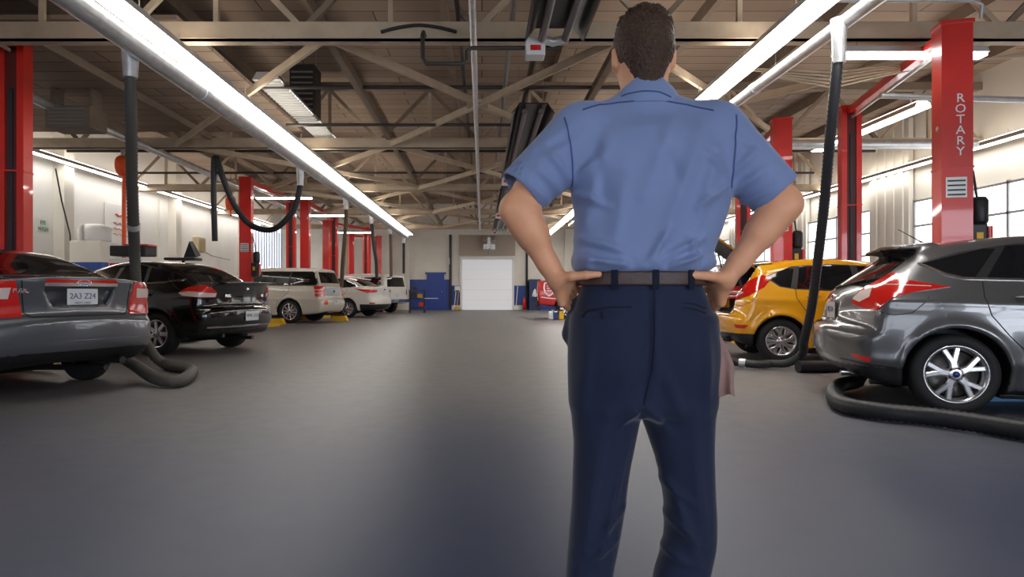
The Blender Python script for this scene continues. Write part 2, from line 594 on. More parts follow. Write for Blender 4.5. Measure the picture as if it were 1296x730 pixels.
    def plate(s, z, txt=None, y=0.0, w=0.305, h=0.152, sub=None, mb_extra=None, off=0.014):
        Q = s.vB.hit([(y, z - h / 2), (y, z + h / 2), (y, z)])
        a, b = Vector(Q[0]), Vector(Q[1])
        x = min(a.x, b.x) - off; tl = 0.0
        T = Matrix.Translation((x, y, z)) @ Matrix.Rotation(PI / 2, 4, 'Y') 
        mb = MB(); mb.box((x, y, z), (0.008, w, h), bev=0.003)
        p = mb.build('license_plate', M_PLATE, s.root)
        if txt:
            # text faces -x: its x axis runs to -y
            M = Matrix(((0, 0, -1, x - 0.005), (-1, 0, 0, y), (0, 1, 0, z + 0.004), (0, 0, 0, 1)))
            t = MB(); text_mesh(t, txt, h * 0.50, M, 0.001, spacing=0.95)
            if sub:
                t.build('plate_lettering', M_INK, p); t = MB()
                M2 = Matrix(((0, 0, -1, x - 0.005), (-1, 0, 0, y), (0, 1, 0, z - h * 0.38), (0, 0, 0, 1)))
                text_mesh(t, sub, h * 0.17, M2, 0.001)
            t.build('plate_lettering', M_INK, p)
        return p
    def rear_text(s, txt, y, z, size, m=None, name='badge_lettering'):
        q = s.vB.hit([(y, z)])[0]
        M = Matrix(((0, 0, -1, q[0] - 0.004), (-1, 0, 0, y), (0, 1, 0, z), (0, 0, 0, 1)))
        t = MB(); text_mesh(t, txt, size, M, 0.003)
        return t.build(name, m or M_CHROME, s.root)
    def oval(s, y, z, a=0.065, b=0.026, name='emblem'):
        q = s.vB.hit([(y, z)])[0]
        n = 24
        def ring(k, x): return [(x, y + a * k * math.cos(2 * PI * i / n), z + b * k * math.sin(2 * PI * i / n)) for i in range(n)]
        mb = MB()
        x = q[0] - 0.012
        v = ring(1, x + .02) + ring(1, x) + ring(.86, x - .002) + ring(.86, x + .002)
        f = [(i + n * k, (i + 1) % n + n * k, (i + 1) % n + n * (k + 1), i + n * (k + 1)) for k in range(3) for i in range(n)]
        mb.add(v, f, 0, True)
        mb.add(ring(.86, x + .001), [tuple(range(n))], 1)
        return mb.build(name, [M_CHROME, M_BLUEOV], s.root)
    def wheels(s, kind, rim, tw=0.21, inset=0.0, track=None):
        r = s.wr; t = (track or s.W - 0.015) - inset
        w = make_wheel(kind, r, rim, tw)
        w.parent = s.root
        first = True
        for xa in s.ax:
            for sd in (-1, 1):
                o = w if first else copy_tree(w, s.root)
                first = False
                o.parent = s.root
                o.location = (xa, sd * t, r)
                o.rotation_euler = (0, R(17 * xa + 9), 0) if sd > 0 else (0, R(-17 * xa + 9), PI)
        return s
    def underbody(s):
        mb = MB()
        mb.box(((s.ax[1]) / 2, 0, s.zb + 0.0), (s.ax[1] - 0.75, s.W * 1.5, 0.12), bev=0.03)
        mb.tube([(0, -s.W + .2, s.wr), (0, s.W - .2, s.wr)], 0.05, 10)
        mb.box((0, 0, s.wr), (0.3, 0.35, 0.2), bev=0.05)
        mb.tube([(s.x0 + 0.35, -s.W * .5, s.zb + .03), (s.x0 + .6, -s.W * .5, s.zb + .02), (.5, -.2, s.zb), (2, 0, s.zb)], 0.03, 8)
        mb.build('underbody', M_DARKMET, s.root)

def make_wheel(kind, r, rim, tw):
    """wheel with its outer face towards +y at y = 0"""
    t = MB(); q = r - rim
    prof = [(rim - .012, -tw + .012), (rim + .02, -tw + .002), (rim + .35 * q, -tw - .004), (r - .03, -tw + .004), (r - .008, -tw + .022), (r, -tw + .05),
            (r, -.05), (r - .008, -.022), (r - .03, -.004), (rim + .35 * q, .004), (rim + .02, -.002), (rim - .012, -.012)]
    t.lathe(prof, 40, 0)
    tyre = t.build('wheel', M_RUBBER)
    b = MB()
    b.lathe([(rim - .012, -tw + .01), (rim - .03, -tw + .03), (rim - .035, -.06), (rim - .022, -.02), (rim - .006, -.006), (rim + .004, -.004), (rim + .004, -.012)], 40, 0)
    def bar(a0, r0, a1, r1, w0, w1, y0, y1, th=.03):
        p0 = Vector((r0 * math.cos(a0), 0, r0 * math.sin(a0))); p1 = Vector((r1 * math.cos(a1), 0, r1 * math.sin(a1)))
        d = (p1 - p0).normalized(); n = Vector((-d.z, 0, d.x))
        c = []
        for p, w, y in ((p0, w0, y0), (p1, w1, y1)):
            c += [p + n * w / 2 + Vector((0, y - th, 0)), p + n * w / 2 + Vector((0, y - .006, 0)), p + n * w * .3 + Vector((0, y, 0)),
                  p - n * w * .3 + Vector((0, y, 0)), p - n * w / 2 + Vector((0, y - .006, 0)), p - n * w / 2 + Vector((0, y - th, 0))]
        b.add(c, [(i, (i + 1) % 6, 6 + (i + 1) % 6, 6 + i) for i in range(6)], 0)
    n = {'y5': 5, 'ten': 10, 'six': 6, 'holes': 8, 'five': 5, 'steel': 8, 'seven': 7}[kind]
    for k in range(n):
        a = 2 * PI * k / n + PI / 2
        if kind == 'y5':
            bar(a, .03, a, .115, .066, .058, -.012, -.015)
            bar(a - .05, .10, a - .24, rim - .010, .046, .044, -.014, -.02)
            bar(a + .05, .10, a + .24, rim - .010, .046, .044, -.014, -.02)
        elif kind == 'holes':
            bar(a, .03, a, rim * .62, .06, .046, -.015, -.012)
            bar(a, rim * .58, a - .26, rim - .01, .05, .044, -.012, -.02)
            bar(a, rim * .58, a + .26, rim - .01, .05, .044, -.012, -.02)
        elif kind == 'ten':
            bar(a, .04, a, rim - .012, .034, .03, -.014, -.018)
        elif kind == 'steel':
            bar(a, .05, a, rim - .015, .085, .10, -.03, -.02)
        else:
            bar(a, .04, a, rim - .012, .075, .062 if kind != 'five' else .09, -.014, -.018)
    b.lathe([(.0, -.008), (.035, -.008), (.06, -.014), (.07, -.03), (.07, -.07)], 24, 0)
    rimo = b.build('rim', M_ALLOY, tyre)
    c = MB(); c.lathe([(0, -.001), (.024, -.003), (.028, -.01)], 20, 0)
    c.build('center_cap', M_BLUEOV if kind in ('y5', 'ten') else M_CHROME, tyre)
    nb = MB()
    for k in range(5):
        a = 2 * PI * k / 5 + PI / 2 + PI / 5
        nb.lathe([(0, .002), (.008, 0), (.010, -.012)], 8, 0, Matrix.Translation((.05 * math.cos(a), -.008, .05 * math.sin(a))))
    nb.build('lug_nuts', M_DARKMET, tyre)
    d = MB(); d.lathe([(0, -.085), (rim * .8, -.085), (rim * .8, -.1), (0, -.1)], 28, 0)
    d.build('brake_disc', M_BRAKE, tyre)
    e = MB(); e.lathe([(0, -.12), (rim - .03, -.12)], 28, 0)
    e.build('wheel_backing', M_GAP, tyre)
    return tyre

def paint(name, r, g, b, metal=0.0, rough=0.25):
    return mat(name, srgb(r, g, b), rough, metal, coat=1.0)

SEC = [(0.1, .90), (.3, .945), (.5, .985), (.68, 1.0), (.85, .985), (.98, .945), (1.06, .90), (1.25, .77), (1.42, .66), (1.6, .56), (2.5, .2)]
# --- the grey hatchback by the camera
def focus_extra(s, x, y, ay, z, d):
    # roof spoiler lip
    sp = smax(np.abs(z + 0.08 * ay * ay - 1.405 - 0.10 * (x + .2)) - 0.020, smax(np.abs(x + 0.17) - 0.14, ay - 0.56, 0.05), 0.03)
    d = smin(d, sp, 0.05)
    # plate recess in the hatch
    rec = smax(np.abs(z - .81) - .085, smax(ay - .27, x - (s.x0 + .15), .03), .03)
    return smax(d, -rec, 0.03)
FOCUS = dict(prof=[(-.55, .24), (-.74, .29), (-.84, .40), (-.865, .54), (-.855, .68), (-.80, .715), (-.765, .74), (-.745, .86), (-.70, .97), (-.66, 1.02), (-.62, 1.06), (-.24, 1.31),
                   (-.18, 1.375), (0.05, 1.43), (.5, 1.48), (1.0, 1.485), (1.45, 1.44), (1.75, 1.37), (2.2, 1.17), (2.6, .99), (2.75, .95), (3.2, .85), (3.42, .72), (3.5, .5), (3.46, .25), (3.3, .17), (1, .17)],
             W=.91, wb=2.65, wr=.325, kr=.26, rpow=2.3, sec=SEC, h=.024, round=.10, rt=.04, flare=.026, crease=[(.93, .80, .014, .035), (.42, .36, .012, .05)], extra=focus_extra, rlen=1.0,
             black=lambda x, y, z: ((z < .36) & (x < -.3)) | ((x < -.06) & (np.abs(y) < .54) & (z > 1.30) & (z < 1.392 + .1 * (x + .2))))
a = R(16)
GREY = paint('grey metallic paint', 98, 98, 100, .55, .28)
P = Vector((3.86, 5.45)) + .80 * Vector((math.sin(a), math.cos(a)))
c = Car('hatchback_car', 'dark grey hatchback with big red tail light and five-spoke alloy wheel, nearest the camera', 'car', P, -a, FOCUS, GREY)
c.body(); c.underbody()
c.wheels('y5', .232, .225)
dlo = [(-.21, 1.235), (-.04, 1.14), (.08, 1.105), (.75, 1.085), (1.9, 1.04), (2.28, 1.02), (2.2, 1.06), (1.75, 1.29), (1.4, 1.375), (.95, 1.40), (.5, 1.39), (.1, 1.325)]
panes = [[(-.18, 1.232), (-.02, 1.15), (.09, 1.12), (.17, 1.115), (.36, 1.345), (.28, 1.35), (.1, 1.305)],
         [(.25, 1.11), (1.02, 1.09), (1.0, 1.385), (.95, 1.388), (.44, 1.37)],
         [(1.1, 1.085), (1.9, 1.05), (2.16, 1.055), (1.72, 1.275), (1.4, 1.36), (1.09, 1.38)]]
c.windows(panes, dlo, [(-.21, 1.23), (-.04, 1.135), (.08, 1.10), (.75, 1.08), (1.9, 1.035)])
for sd in (-1, 1):
    cv = c.corner(sd, 48)
    y = lambda q: sd * q
    c.mk('tail_light', [M_REDLENS, M_CLEARLENS], lambda mb: cv.patch(mb, c.uv(cv, [(-.06, y(.87), 1.03), (-.36, y(.85), 1.085), (-.47, y(.79), 1.145), (-.51, y(.75), 1.15), (-.66, y(.63), 1.02), (-.75, y(.60), .93), (-.76, y(.62), .885), (-.66, y(.78), .845), (-.55, y(.83), .835), (-.52, y(.84), .87), (-.45, y(.86), .94), (-.33, y(.87), .985)]), .012, .02, .035))
    c.mk('lens_insert', M_CLEARLENS, lambda mb: cv.patch(mb, c.uv(cv, [(-.60, y(.72), 1.03), (-.68, y(.63), .99), (-.745, y(.60), .925), (-.70, y(.70), .90), (-.62, y(.76), .945)]), .015, .004, .03))
    c.mk('lens_seam', M_CLEARLENS, lambda mb: cv.line(mb, c.uv(cv, [(-.65, y(.66), 1.01), (-.56, y(.76), 1.05), (-.40, y(.85), 1.045), (-.2, y(.87), 1.035)]), .006, .0145, .004))
    c.mk('reflector', M_REDLENS, lambda mb: cv.patch(mb, c.uv(cv, [(-.72, y(.70), .465), (-.58, y(.82), .445), (-.58, y(.82), .405), (-.70, y(.72), .43)]), .008, .012, .03))
    c.mk('bumper_insert', M_BLACKP, lambda mb: cv.line(mb, c.uv(cv, [(-.78, y(.55), .40), (-.70, y(.72), .395), (-.5, y(.85), .37), (-.4, y(.87), .35)]), .012, .003, .006))
    c.mk('panel_gap', M_GAP, lambda mb: cv.line(mb, c.uv(cv, [(-.55, y(.83), .83), (-.42, y(.86), .80), (-.30, y(.87), .82), (-.22, y(.88), .90), (-.2, y(.88), .95)]), .006, .0015, .004))
    c.mk('bumper_crease', GREY, lambda mb: cv.patch(mb, c.uv(cv, [(-.82, y(.50), .70), (-.66, y(.74), .69), (-.45, y(.87), .63), (-.60, y(.80), .62), (-.78, y(.62), .58), (-.84, y(.5), .60)]), .010, .02, .04))
c.lines([[(.21, 1.08), (.20, .95), (.24, .80), (.36, .64), (.52, .47), (.6, .30)], [(1.07, 1.08), (1.04, .7), (1.06, .3)], [(2.2, .98), (2.28, .8), (2.22, .4), (2.15, .28)]])
c.handles([.50, 1.32], .945)
c.mirrors(2.12, 1.02)
sl = c.slope(40)
c.mk('rear_window', M_GLASS, lambda mb: sl.patch(mb, c.uv(sl, [(-.60, -.60, 1.06), (-.26, -.53, 1.27), (-.22, 0, 1.315), (-.26, .53, 1.27), (-.60, .60, 1.06), (-.63, 0, 1.065)]), .006, .012, .06))
c.mk('wiper', M_BLACKP, lambda mb: (mb.tube([Vector(c.vB.hit([(.0, 1.03)])[0]) + Vector((-.03, 0, 0)), Vector(c.vB.hit([(-.2, 1.06)])[0]) + Vector((-.03, 0, 0)), Vector(c.vB.hit([(-.42, 1.10)])[0]) + Vector((-.03, 0, 0))], [.016, .01, .007], 8)))
c.mk('spoiler', M_BLACKP, lambda mb: c.vB.line(mb, [(-.5, 1.355), (0, 1.385), (.5, 1.355)], .028, .004, .01))
c.plate(.82, '8KJ 514', w=.31)
c.oval(0, .945)
mb = MB(); q = Vector((.06, 0, 1.44)); mb.tube([q, q + Vector((-.05, 0, .03)), q + Vector((-.22, 0, .14))], [.014, .006, .003], 8); mb.box((.08, 0, 1.445), (.07, .035, .02), bev=.008)
mb.build('antenna', M_BLACKP, c.root)
mb = MB(); mb.tube([(-.74, -.42, .27), (-.45, -.42, .27)], .035, 12); mb.build('exhaust_pipe', M_CHROME, c.root)
FOCUS_CAR = c

# --- yellow hatchback with its hatch open
def fiesta_extra(s, x, y, ay, z, d):
    # the open boot: hollow out the load space
    ap = smax(smax(ay - .52, np.abs(z - 1.02) - .34, .08), smax(x - .35, -x - 1.2, .02), .05)
    return smax(d, -ap, .02)
FIESTA = dict(prof=[(-.45, .25), (-.62, .30), (-.70, .42), (-.72, .56), (-.71, .66), (-.66, .70), (-.63, .78), (-.60, .92), (-.54, 1.02), (-.34, 1.27), (-.30, 1.375), (-.2, 1.41), (.3, 1.465), (.8, 1.475),
                    (1.25, 1.43), (1.6, 1.33), (2.1, 1.08), (2.4, .97), (2.9, .86), (3.12, .72), (3.2, .5), (3.16, .25), (3.0, .18), (1, .18)],
              W=.865, wb=2.49, wr=.305, kr=.22, rpow=2.3, sec=SEC, h=.028, round=.11, rt=.04, flare=.03, crease=[(.90, .78, .014, .04)], extra=fiesta_extra, rlen=1.0,
              black=lambda x, y, z: ((z < .40) & (x < -.3)) | ((np.abs(y) < .54) & (x > -.62) & (x < .37) & (z > .66) & (z < 1.385) & ((x > -.40) | (np.abs(y) < .515))))
a = R(9)
YEL = paint('yellow paint', 236, 166, 8, 0, .25)
P = Vector((4.14, 9.23)) + .77 * Vector((math.sin(a), math.cos(a)))
c = Car('hatchback_car', 'yellow hatchback with its tailgate raised, behind the grey hatchback', 'car', P, -a, FIESTA, YEL)
c.body(); c.underbody(); c.wheels('holes', .20, .195)
dlo = [(-.18, 1.20), (.0, 1.055), (.2, 1.02), (1.2, .97), (1.9, .95), (1.95, 1.0), (1.6, 1.22), (1.2, 1.345), (.7, 1.375), (.2, 1.345)]
c.windows([[(-.14, 1.20), (.02, 1.065), (.14, 1.045), (.22, 1.30), (.14, 1.315)], [(.22, 1.035), (.98, 1.0), (.96, 1.35), (.7, 1.36), (.3, 1.34)], [(1.06, .995), (1.85, .965), (1.56, 1.20), (1.2, 1.325), (1.05, 1.34)]], dlo)
for sd in (-1, 1):
    cv = c.corner(sd, 42); y = lambda q: sd * q
    c.mk('tail_light', M_REDLENS, lambda mb: cv.patch(mb, c.uv(cv, [(-.28, y(.74), 1.22), (-.20, y(.80), 1.17), (-.26, y(.82), 1.05), (-.42, y(.79), .93), (-.60, y(.62), .87), (-.63, y(.56), .93), (-.54, y(.60), 1.05), (-.42, y(.66), 1.14)]), .012, .02, .03))
    c.mk('lens_insert', M_CLEARLENS, lambda mb: cv.patch(mb, c.uv(cv, [(-.50, y(.73), .97), (-.60, y(.62), .915), (-.61, y(.58), .945), (-.54, y(.66), .99)]), .015, .004, .03))
    c.mk('reflector', M_REDLENS, lambda mb: cv.patch(mb, c.uv(cv, [(-.56, y(.68), .53), (-.40, y(.80), .525), (-.44, y(.78), .475), (-.54, y(.70), .48)]), .008, .012, .03))
    c.mk('panel_gap', M_GAP, lambda mb: cv.line(mb, c.uv(cv, [(-.60, y(.62), .80), (-.5, y(.74), .79), (-.36, y(.82), .85), (-.33, y(.83), .95)]), .006, .0015, .004))
c.lines([[(.98, .98), (1.0, .7), (.98, .28)], [(1.9, .95), (1.98, .7), (1.92, .3)], [(.2, 1.02), (.2, .9), (.4, .6), (.46, .4)]])
c.handles([.42], .92); c.mirrors(1.85, 1.0)
# raised tailgate: a curved shell hinged at the roof edge
mb = MB()
n = 9; rows = []
for i in range(8):
    t = i / 7
    x = -.26 - .74 * t; z = 1.40 + .66 * t - .14 * t * t
    w = .50 + .10 * math.sin(t * 2.0)
    rows.append([(x + .06 * ((j / (n - 1) * 2 - 1) ** 2) * t, (j / (n - 1) * 2 - 1) * w, z - .06 * (j / (n - 1) * 2 - 1) ** 2) for j in range(n)])
rows.append([(p[0] + .10, p[1] * .97, p[2] - .20) for p in rows[-1]])
vs = [p for r_ in rows for p in r_]; k = len(vs)
fs = [(i * n + j, i * n + j + 1, (i + 1) * n + j + 1, (i + 1) * n + j) for i in range(8) for j in range(n - 1)]
mb.add(vs, fs, 0, True)
vi = [(p[0] + .01, p[1] * .96, p[2] - .035) for p in vs]
mb.add(vi, [f[::-1] for f in fs], 1, True)
bd = [j for j in range(n)] + [i * n + n - 1 for i in range(1, 9)] + [8 * n + j for j in range(n - 2, -1, -1)] + [i * n for i in range(7, 0, -1)]
mb.add(vs + vi, [(bd[i], bd[i] + k, bd[(i + 1) % len(bd)] + k, bd[(i + 1) % len(bd)]) for i in range(len(bd))], 0)
tg = mb.build('tailgate', [YEL, M_BLACKP], c.root)
mb = MB(); mb.add([(p[0], p[1] * .84, p[2] + .006) for r_ in rows[1:6] for p in r_], [(i * n + j, i * n + j + 1, (i + 1) * n + j + 1, (i + 1) * n + j) for i in range(4) for j in range(n - 1)], 0, True)
mb.build('rear_window', M_GLASS, tg)
for sd in (-1, 1):
    mb = MB(); mb.tube([(-.44, sd * .53, 1.02), (-.60, sd * .50, 1.66)], .012, 8); mb.tube([(-.44, sd * .53, 1.02), (-.52, sd * .515, 1.34)], .02, 8)
    mb.build('gas_strut', M_DARKMET, c.root)
mb = MB()
mb.box((-.05, 0, .71), (.8, 1.0, .03)); mb.box((.32, 0, .93), (.06, 1.0, .45), bev=.03)
mb.build('cargo_lining', M_BLACKP, c.root)
mb = MB(); mb.tube([(-.70, -.38, .30), (-.3, -.38, .30)], .03, 12); mb.build('exhaust_pipe', M_DARKMET, c.root)
FIESTA_CAR = c

# --- sedans
def sedan(k=1.0, trunk=1.10, lip=.015, bump=0.04, ro=1.10, H=1.46):
    return [(-.75, .30), (-.95, .33), (-ro + .01, .42), (-ro - bump, .55), (-ro - bump, .72), (-ro - .01, .755), (-ro + .03, .80), (-ro + .03, .95), (-ro - .0, trunk - .035), (-ro + .0, trunk + lip), (-ro + .06, trunk + .012),
            (-.75, trunk + .02), (-.58, trunk + .035), (-.05, H - .12), (.25, H - .03), (.6, H), (1.1, H), (1.45, H - .06), (1.75, H - .16), (2.25, 1.07), (2.4, 1.0), (2.6, .97), (3.1, .88), (3.42, .74), (3.52, .52), (3.47, .25), (3.3, .18), (1, .18)]
SEC2 = [(0.1, .88), (.3, .94), (.5, .985), (.7, 1.0), (.9, .985), (1.03, .95), (1.10, .90), (1.28, .76), (1.42, .66), (1.6, .56), (2.5, .2)]

def fusion_extra(s, x, y, ay, z, d):
    w0 = .33 - .55 * (.98 - z)
    rec = smax(np.abs(z - .945) - .075, smax(ay - w0, x - (s.x0 + .16), .02), .02)
    return smax(d, -rec, .025)
FUSION = dict(prof=sedan(trunk=1.12, ro=1.10), W=.915, wb=2.73, wr=.33, kr=.20, rpow=2.6, sec=SEC2, h=.024, round=.11, rt=.03, crease=[(.98, .86, .012, .04), (.50, .4, .014, .05)], extra=fusion_extra,
              black=lambda x, y, z: (z < .43) & (x < -.5))
def dark_sedan_windows(c, H=1.46):
    dlo = [(-.42, 1.20), (-.1, 1.14), (.5, 1.115), (1.7, 1.05), (2.1, 1.02), (2.05, 1.07), (1.65, 1.28), (1.2, H - .075), (.6, H - .075), (.15, H - .14)]
    c.windows([[(-.37, 1.20), (-.1, 1.155), (.28, 1.135), (.36, H - .13), (.18, H - .155), (-.05, H - .20)], [(.36, 1.13), (.95, 1.105), (.93, H - .085), (.62, H - .088), (.45, H - .11)],
               [(1.03, 1.10), (1.68, 1.065), (2.0, 1.045), (1.62, 1.265), (1.2, H - .09), (1.02, H - .088)]], dlo, [(-.44, 1.19), (-.1, 1.13), (.5, 1.105), (1.7, 1.04), (2.1, 1.01)])
    sl = c.slope(50)
    c.mk('rear_window', M_GLASS, lambda mb: sl.patch(mb, c.uv(sl, [(-.56, -.64, 1.17), (-.06, -.55, H - .14), (.1, 0, H - .07), (-.06, .55, H - .14), (-.56, .64, 1.17), (-.60, 0, 1.15)]), .006, .012, .07))
    c.lines([[(1.0, 1.1), (.98, .8), (1.0, .3)], [(2.05, 1.02), (2.15, .8), (2.1, .3)], [(.02, 1.13), (0.05, .95), (.3, .7), (.42, .45)]])
    c.handles([.2, 1.2], .95); c.mirrors(1.95, 1.07)
a = R(90 + 66)
GREYB = paint('slate grey paint', 92, 96, 104, .45, .3)
rt = Vector((math.cos(R(66)), math.sin(R(66))))
P = Vector((-4.47, 7.5)) - .80 * rt
c = Car('sedan_car', 'slate grey sedan with wide red tail lights and a hose running from under its bumper', 'car', P, a, FUSION, GREYB)
c.body(); c.underbody(); c.wheels('six', .215, .22); dark_sedan_windows(c)
c.mk('trunk_trim', M_CHROME, lambda mb: c.vB.patch(mb, [(-.36, 1.045), (.36, 1.045), (.36, 1.075), (-.36, 1.075)], .012, .016, .06))
c.mk('brake_light', M_REDLENS, lambda mb: c.vB.patch(mb, [(-.36, 1.078), (.36, 1.078), (.34, 1.105), (-.34, 1.105)], .010, .016, .06))
c.mk('plate_recess', mat('recess grey', (.10, .10, .105, 1), .4), lambda mb: c.vB.patch(mb, [(-.24, .865), (.24, .865), (.33, 1.035), (-.33, 1.035)], .003, .0, .05))
c.mk('recess_trim', M_CHROME, lambda mb: c.vB.line(mb, [(-.25, .86), (.25, .86)], .01, .006, .008))
c.plate(.945, '2A3 Z24', sub='GREAT LAKES', off=.012)
c.oval(0, 1.075, .075, .03)
c.rear_text('FUSION', .52, 1.0, .055); c.rear_text('SE', -.55, 1.0, .05)
for sd in (-1, 1):
    cv = c.corner(sd, 30); y = lambda q: sd * q
    c.mk('tail_light', M_REDLENS, lambda mb: cv.patch(mb, c.uv(cv, [(-1.06, y(.60), 1.09), (-.90, y(.82), 1.08), (-.66, y(.88), 1.03), (-.74, y(.88), .88), (-.9, y(.83), .76), (-1.05, y(.54), .765)]), .012, .02, .04))
    c.mk('lens_insert', M_CLEARLENS, lambda mb: cv.patch(mb, c.uv(cv, [(-1.06, y(.64), 1.03), (-.92, y(.80), 1.02), (-.92, y(.81), .93), (-1.05, y(.66), .93)]), .015, .004, .04))
c.mk('trunk_gap', M_GAP, lambda mb: c.vB.line(mb, [(-.54, 1.09), (-.51, .80), (-.46, .765), (.46, .765), (.51, .80), (.54, 1.09)], .010, .002, .005))
c.mk('bumper_insert', M_BLACKP, lambda mb: c.vB.patch(mb, [(-.62, .37), (.62, .37), (.56, .44), (-.56, .44)], .004, .012, .06))
c.mk('bumper_strip', GREYB, lambda mb: c.vB.line(mb, [(-.80, .50), (-.4, .52), (.4, .52), (.80, .50)], .03, .014, .02))
mb = MB(); mb.tube([(-.98, -.50, .29), (-.6, -.50, .29)], .035, 12); mb.build('exhaust_pipe', M_DARKMET, c.root)
FUSION_CAR = c

def black_extra(s, x, y, ay, z, d):
    sp = smax(np.abs(z - 1.135 + .05 * ay * ay) - .014, smax(np.abs(x - s.x0 - .13) - .11, ay - .66, .04), .02)
    return smin(d, sp, .05)
BLK = dict(prof=sedan(trunk=1.10, ro=1.02, bump=.07, H=1.50), W=.90, wb=2.7, wr=.335, kr=.30, rpow=2.2, sec=SEC2, h=.03, round=.15, rt=.06, crease=[(.95, .84, .012, .05)], extra=black_extra, flare=.025,
           black=lambda x, y, z: (z < .38) & (x < -.5))
th = 70; a = R(90 + th); rt = Vector((math.cos(R(th)), math.sin(R(th))))
BLACK = paint('black paint', 4, 5, 8, 0, .15)
P = Vector((-5.02, 10.37)) + .79 * rt
c = Car('sedan_car', 'glossy black sedan with small boot spoiler, beside the slate grey sedan', 'car', P, a, BLK, BLACK)
c.body(); c.underbody(); c.wheels('seven', .215, .215); dark_sedan_windows(c, 1.50)
for sd in (-1, 1):
    cv = c.corner(sd, 45); y = lambda q: sd * q
    c.mk('tail_light', M_REDLENS, lambda mb: cv.patch(mb, c.uv(cv, [(-.45, y(.88), .97), (-.60, y(.84), 1.05), (-.86, y(.70), 1.085), (-.92, y(.60), .98), (-.90, y(.62), .90), (-.74, y(.78), .90), (-.52, y(.88), .925)]), .012, .02, .04))
    c.mk('lens_insert', M_CLEARLENS, lambda mb: cv.patch(mb, c.uv(cv, [(-.45, y(.88), .965), (-.60, y(.85), .985), (-.92, y(.605), .965), (-.91, y(.62), .905), (-.74, y(.78), .905), (-.52, y(.88), .928)]), .015, .004, .04))
c.mk('bumper_strip', M_CHROME, lambda mb: c.vB.line(mb, [(-.74, .44), (-.4, .44), (.4, .44), (.74, .44)], .022, .008, .012))
c.mk('trunk_trim', M_CHROME, lambda mb: c.vB.line(mb, [(-.66, .755), (0, .765), (.66, .755)], .014, .006, .01))
c.mk('trunk_gap', M_GAP, lambda mb: c.vB.line(mb, [(-.62, 1.06), (-.56, .79), (.56, .79), (.62, 1.06)], .010, .002, .005))
c.plate(.60, '4MK 218', off=.012); c.rear_text('FOCUS', .36, .92, .06); c.rear_text('SE', -.45, .92, .05); c.rear_text('ZX', .0, 1.03, .04)
mb = MB(); mb.tube([(-.92, .45, .30), (-.6, .45, .30)], .03, 12); mb.build('exhaust_pipe', M_DARKMET, c.root)

WH = paint('white paint', 224, 222, 214, 0, .3)
WSED = dict(prof=sedan(trunk=1.16, ro=1.10, H=1.55), W=.93, wb=2.85, wr=.345, kr=.22, sec=SEC2, h=.04, round=.12, crease=[(.98, .86, .014, .05)], black=lambda x, y, z: (z < .5) & (x < -.5))
th = 72; a = R(90 + th); rt = Vector((math.cos(R(th)), math.sin(R(th))))
P = Vector((-5.0, 24.9)) + .80 * rt
c = Car('sedan_car', 'white sedan with slim red tail lights, next past the white wagon', 'car', P, a, WSED, WH)
c.body(); c.underbody(); c.wheels('ten', .23, .22); dark_sedan_windows(c, 1.55)
for sd in (-1, 1):
    cv = c.corner(sd, 45); y = lambda q: sd * q
    c.mk('tail_light', M_REDLENS, lambda mb: cv.patch(mb, c.uv(cv, [(-.30, y(.90), 1.08), (-.70, y(.84), 1.05), (-1.04, y(.5), 1.03), (-1.02, y(.55), .95), (-.75, y(.82), .93), (-.6, y(.86), .98)]), .012, .02, .05))
    c.mk('reflector', M_REDLENS, lambda mb: cv.patch(mb, c.uv(cv, [(-1.0, y(.66), .56), (-.82, y(.80), .57), (-.84, y(.8), .52), (-1.0, y(.66), .52)]), .008, .012, .05))
c.plate(.90, off=.012); c.oval(0, 1.05)

# --- white wagon
def flex_extra(s, x, y, ay, z, d):
    return d
SECF = [(0.1, .92), (.3, .96), (.6, 1.0), (.9, 1.0), (1.06, .975), (1.14, .94), (1.55, .83), (1.70, .74), (2.5, .3)]
FLEX = dict(prof=[(-.8, .32), (-1.0, .35), (-1.10, .48), (-1.14, .62), (-1.12, .74), (-1.06, .78), (-1.04, 1.12), (-.98, 1.22), (-.84, 1.58), (-.80, 1.70), (-.3, 1.735), (.6, 1.745), (1.3, 1.72), (1.65, 1.62), (2.2, 1.22), (2.4, 1.14), (2.9, 1.10), (3.55, 1.02), (3.78, .88), (3.84, .55), (3.78, .3), (3.5, .22), (1, .22)],
            W=.96, wb=2.99, wr=.36, kr=.10, kf=.2, rpow=3.0, sec=SECF, h=.04, round=.09, rt=.02, crown=.05, crease=[(.75, .75, .008, .03)])
th = 79; a = R(90 + th); rt = Vector((math.cos(R(th)), math.sin(R(th))))
CREAM = paint('pale white paint', 214, 206, 192, 0, .3)
P = Vector((-5.9, 20.5)) + .83 * rt
c = Car('wagon_car', 'white boxy wagon with long dark side windows and a pale tailgate panel', 'car', P, a, FLEX, CREAM)
c.body(); c.underbody(); c.wheels('ten', .245, .235)
dlo = [(-.92, 1.17), (2.2, 1.15), (1.75, 1.50), (1.4, 1.61), (-.70, 1.60), (-.80, 1.55)]
c.windows([[(-.88, 1.19), (-.02, 1.18), (-.04, 1.585), (-.70, 1.585), (-.76, 1.55)], [(.06, 1.18), (.98, 1.175), (.96, 1.59), (.04, 1.585)], [(1.06, 1.175), (2.12, 1.165), (1.72, 1.49), (1.4, 1.595), (1.04, 1.592)]], dlo, [(-.92, 1.16), (2.2, 1.14)])
c.mk('rear_window', M_GLASS, lambda mb: c.vB.patch(mb, [(-.70, 1.24), (.70, 1.24), (.62, 1.58), (-.62, 1.58)], .006, .012, .1))
c.mk('tailgate_panel', mat('silver panel', srgb(186, 190, 200), .25, .5, coat=.8), lambda mb: c.vB.patch(mb, [(-.56, .84), (.56, .84), (.60, 1.12), (-.60, 1.12)], .008, .014, .1))
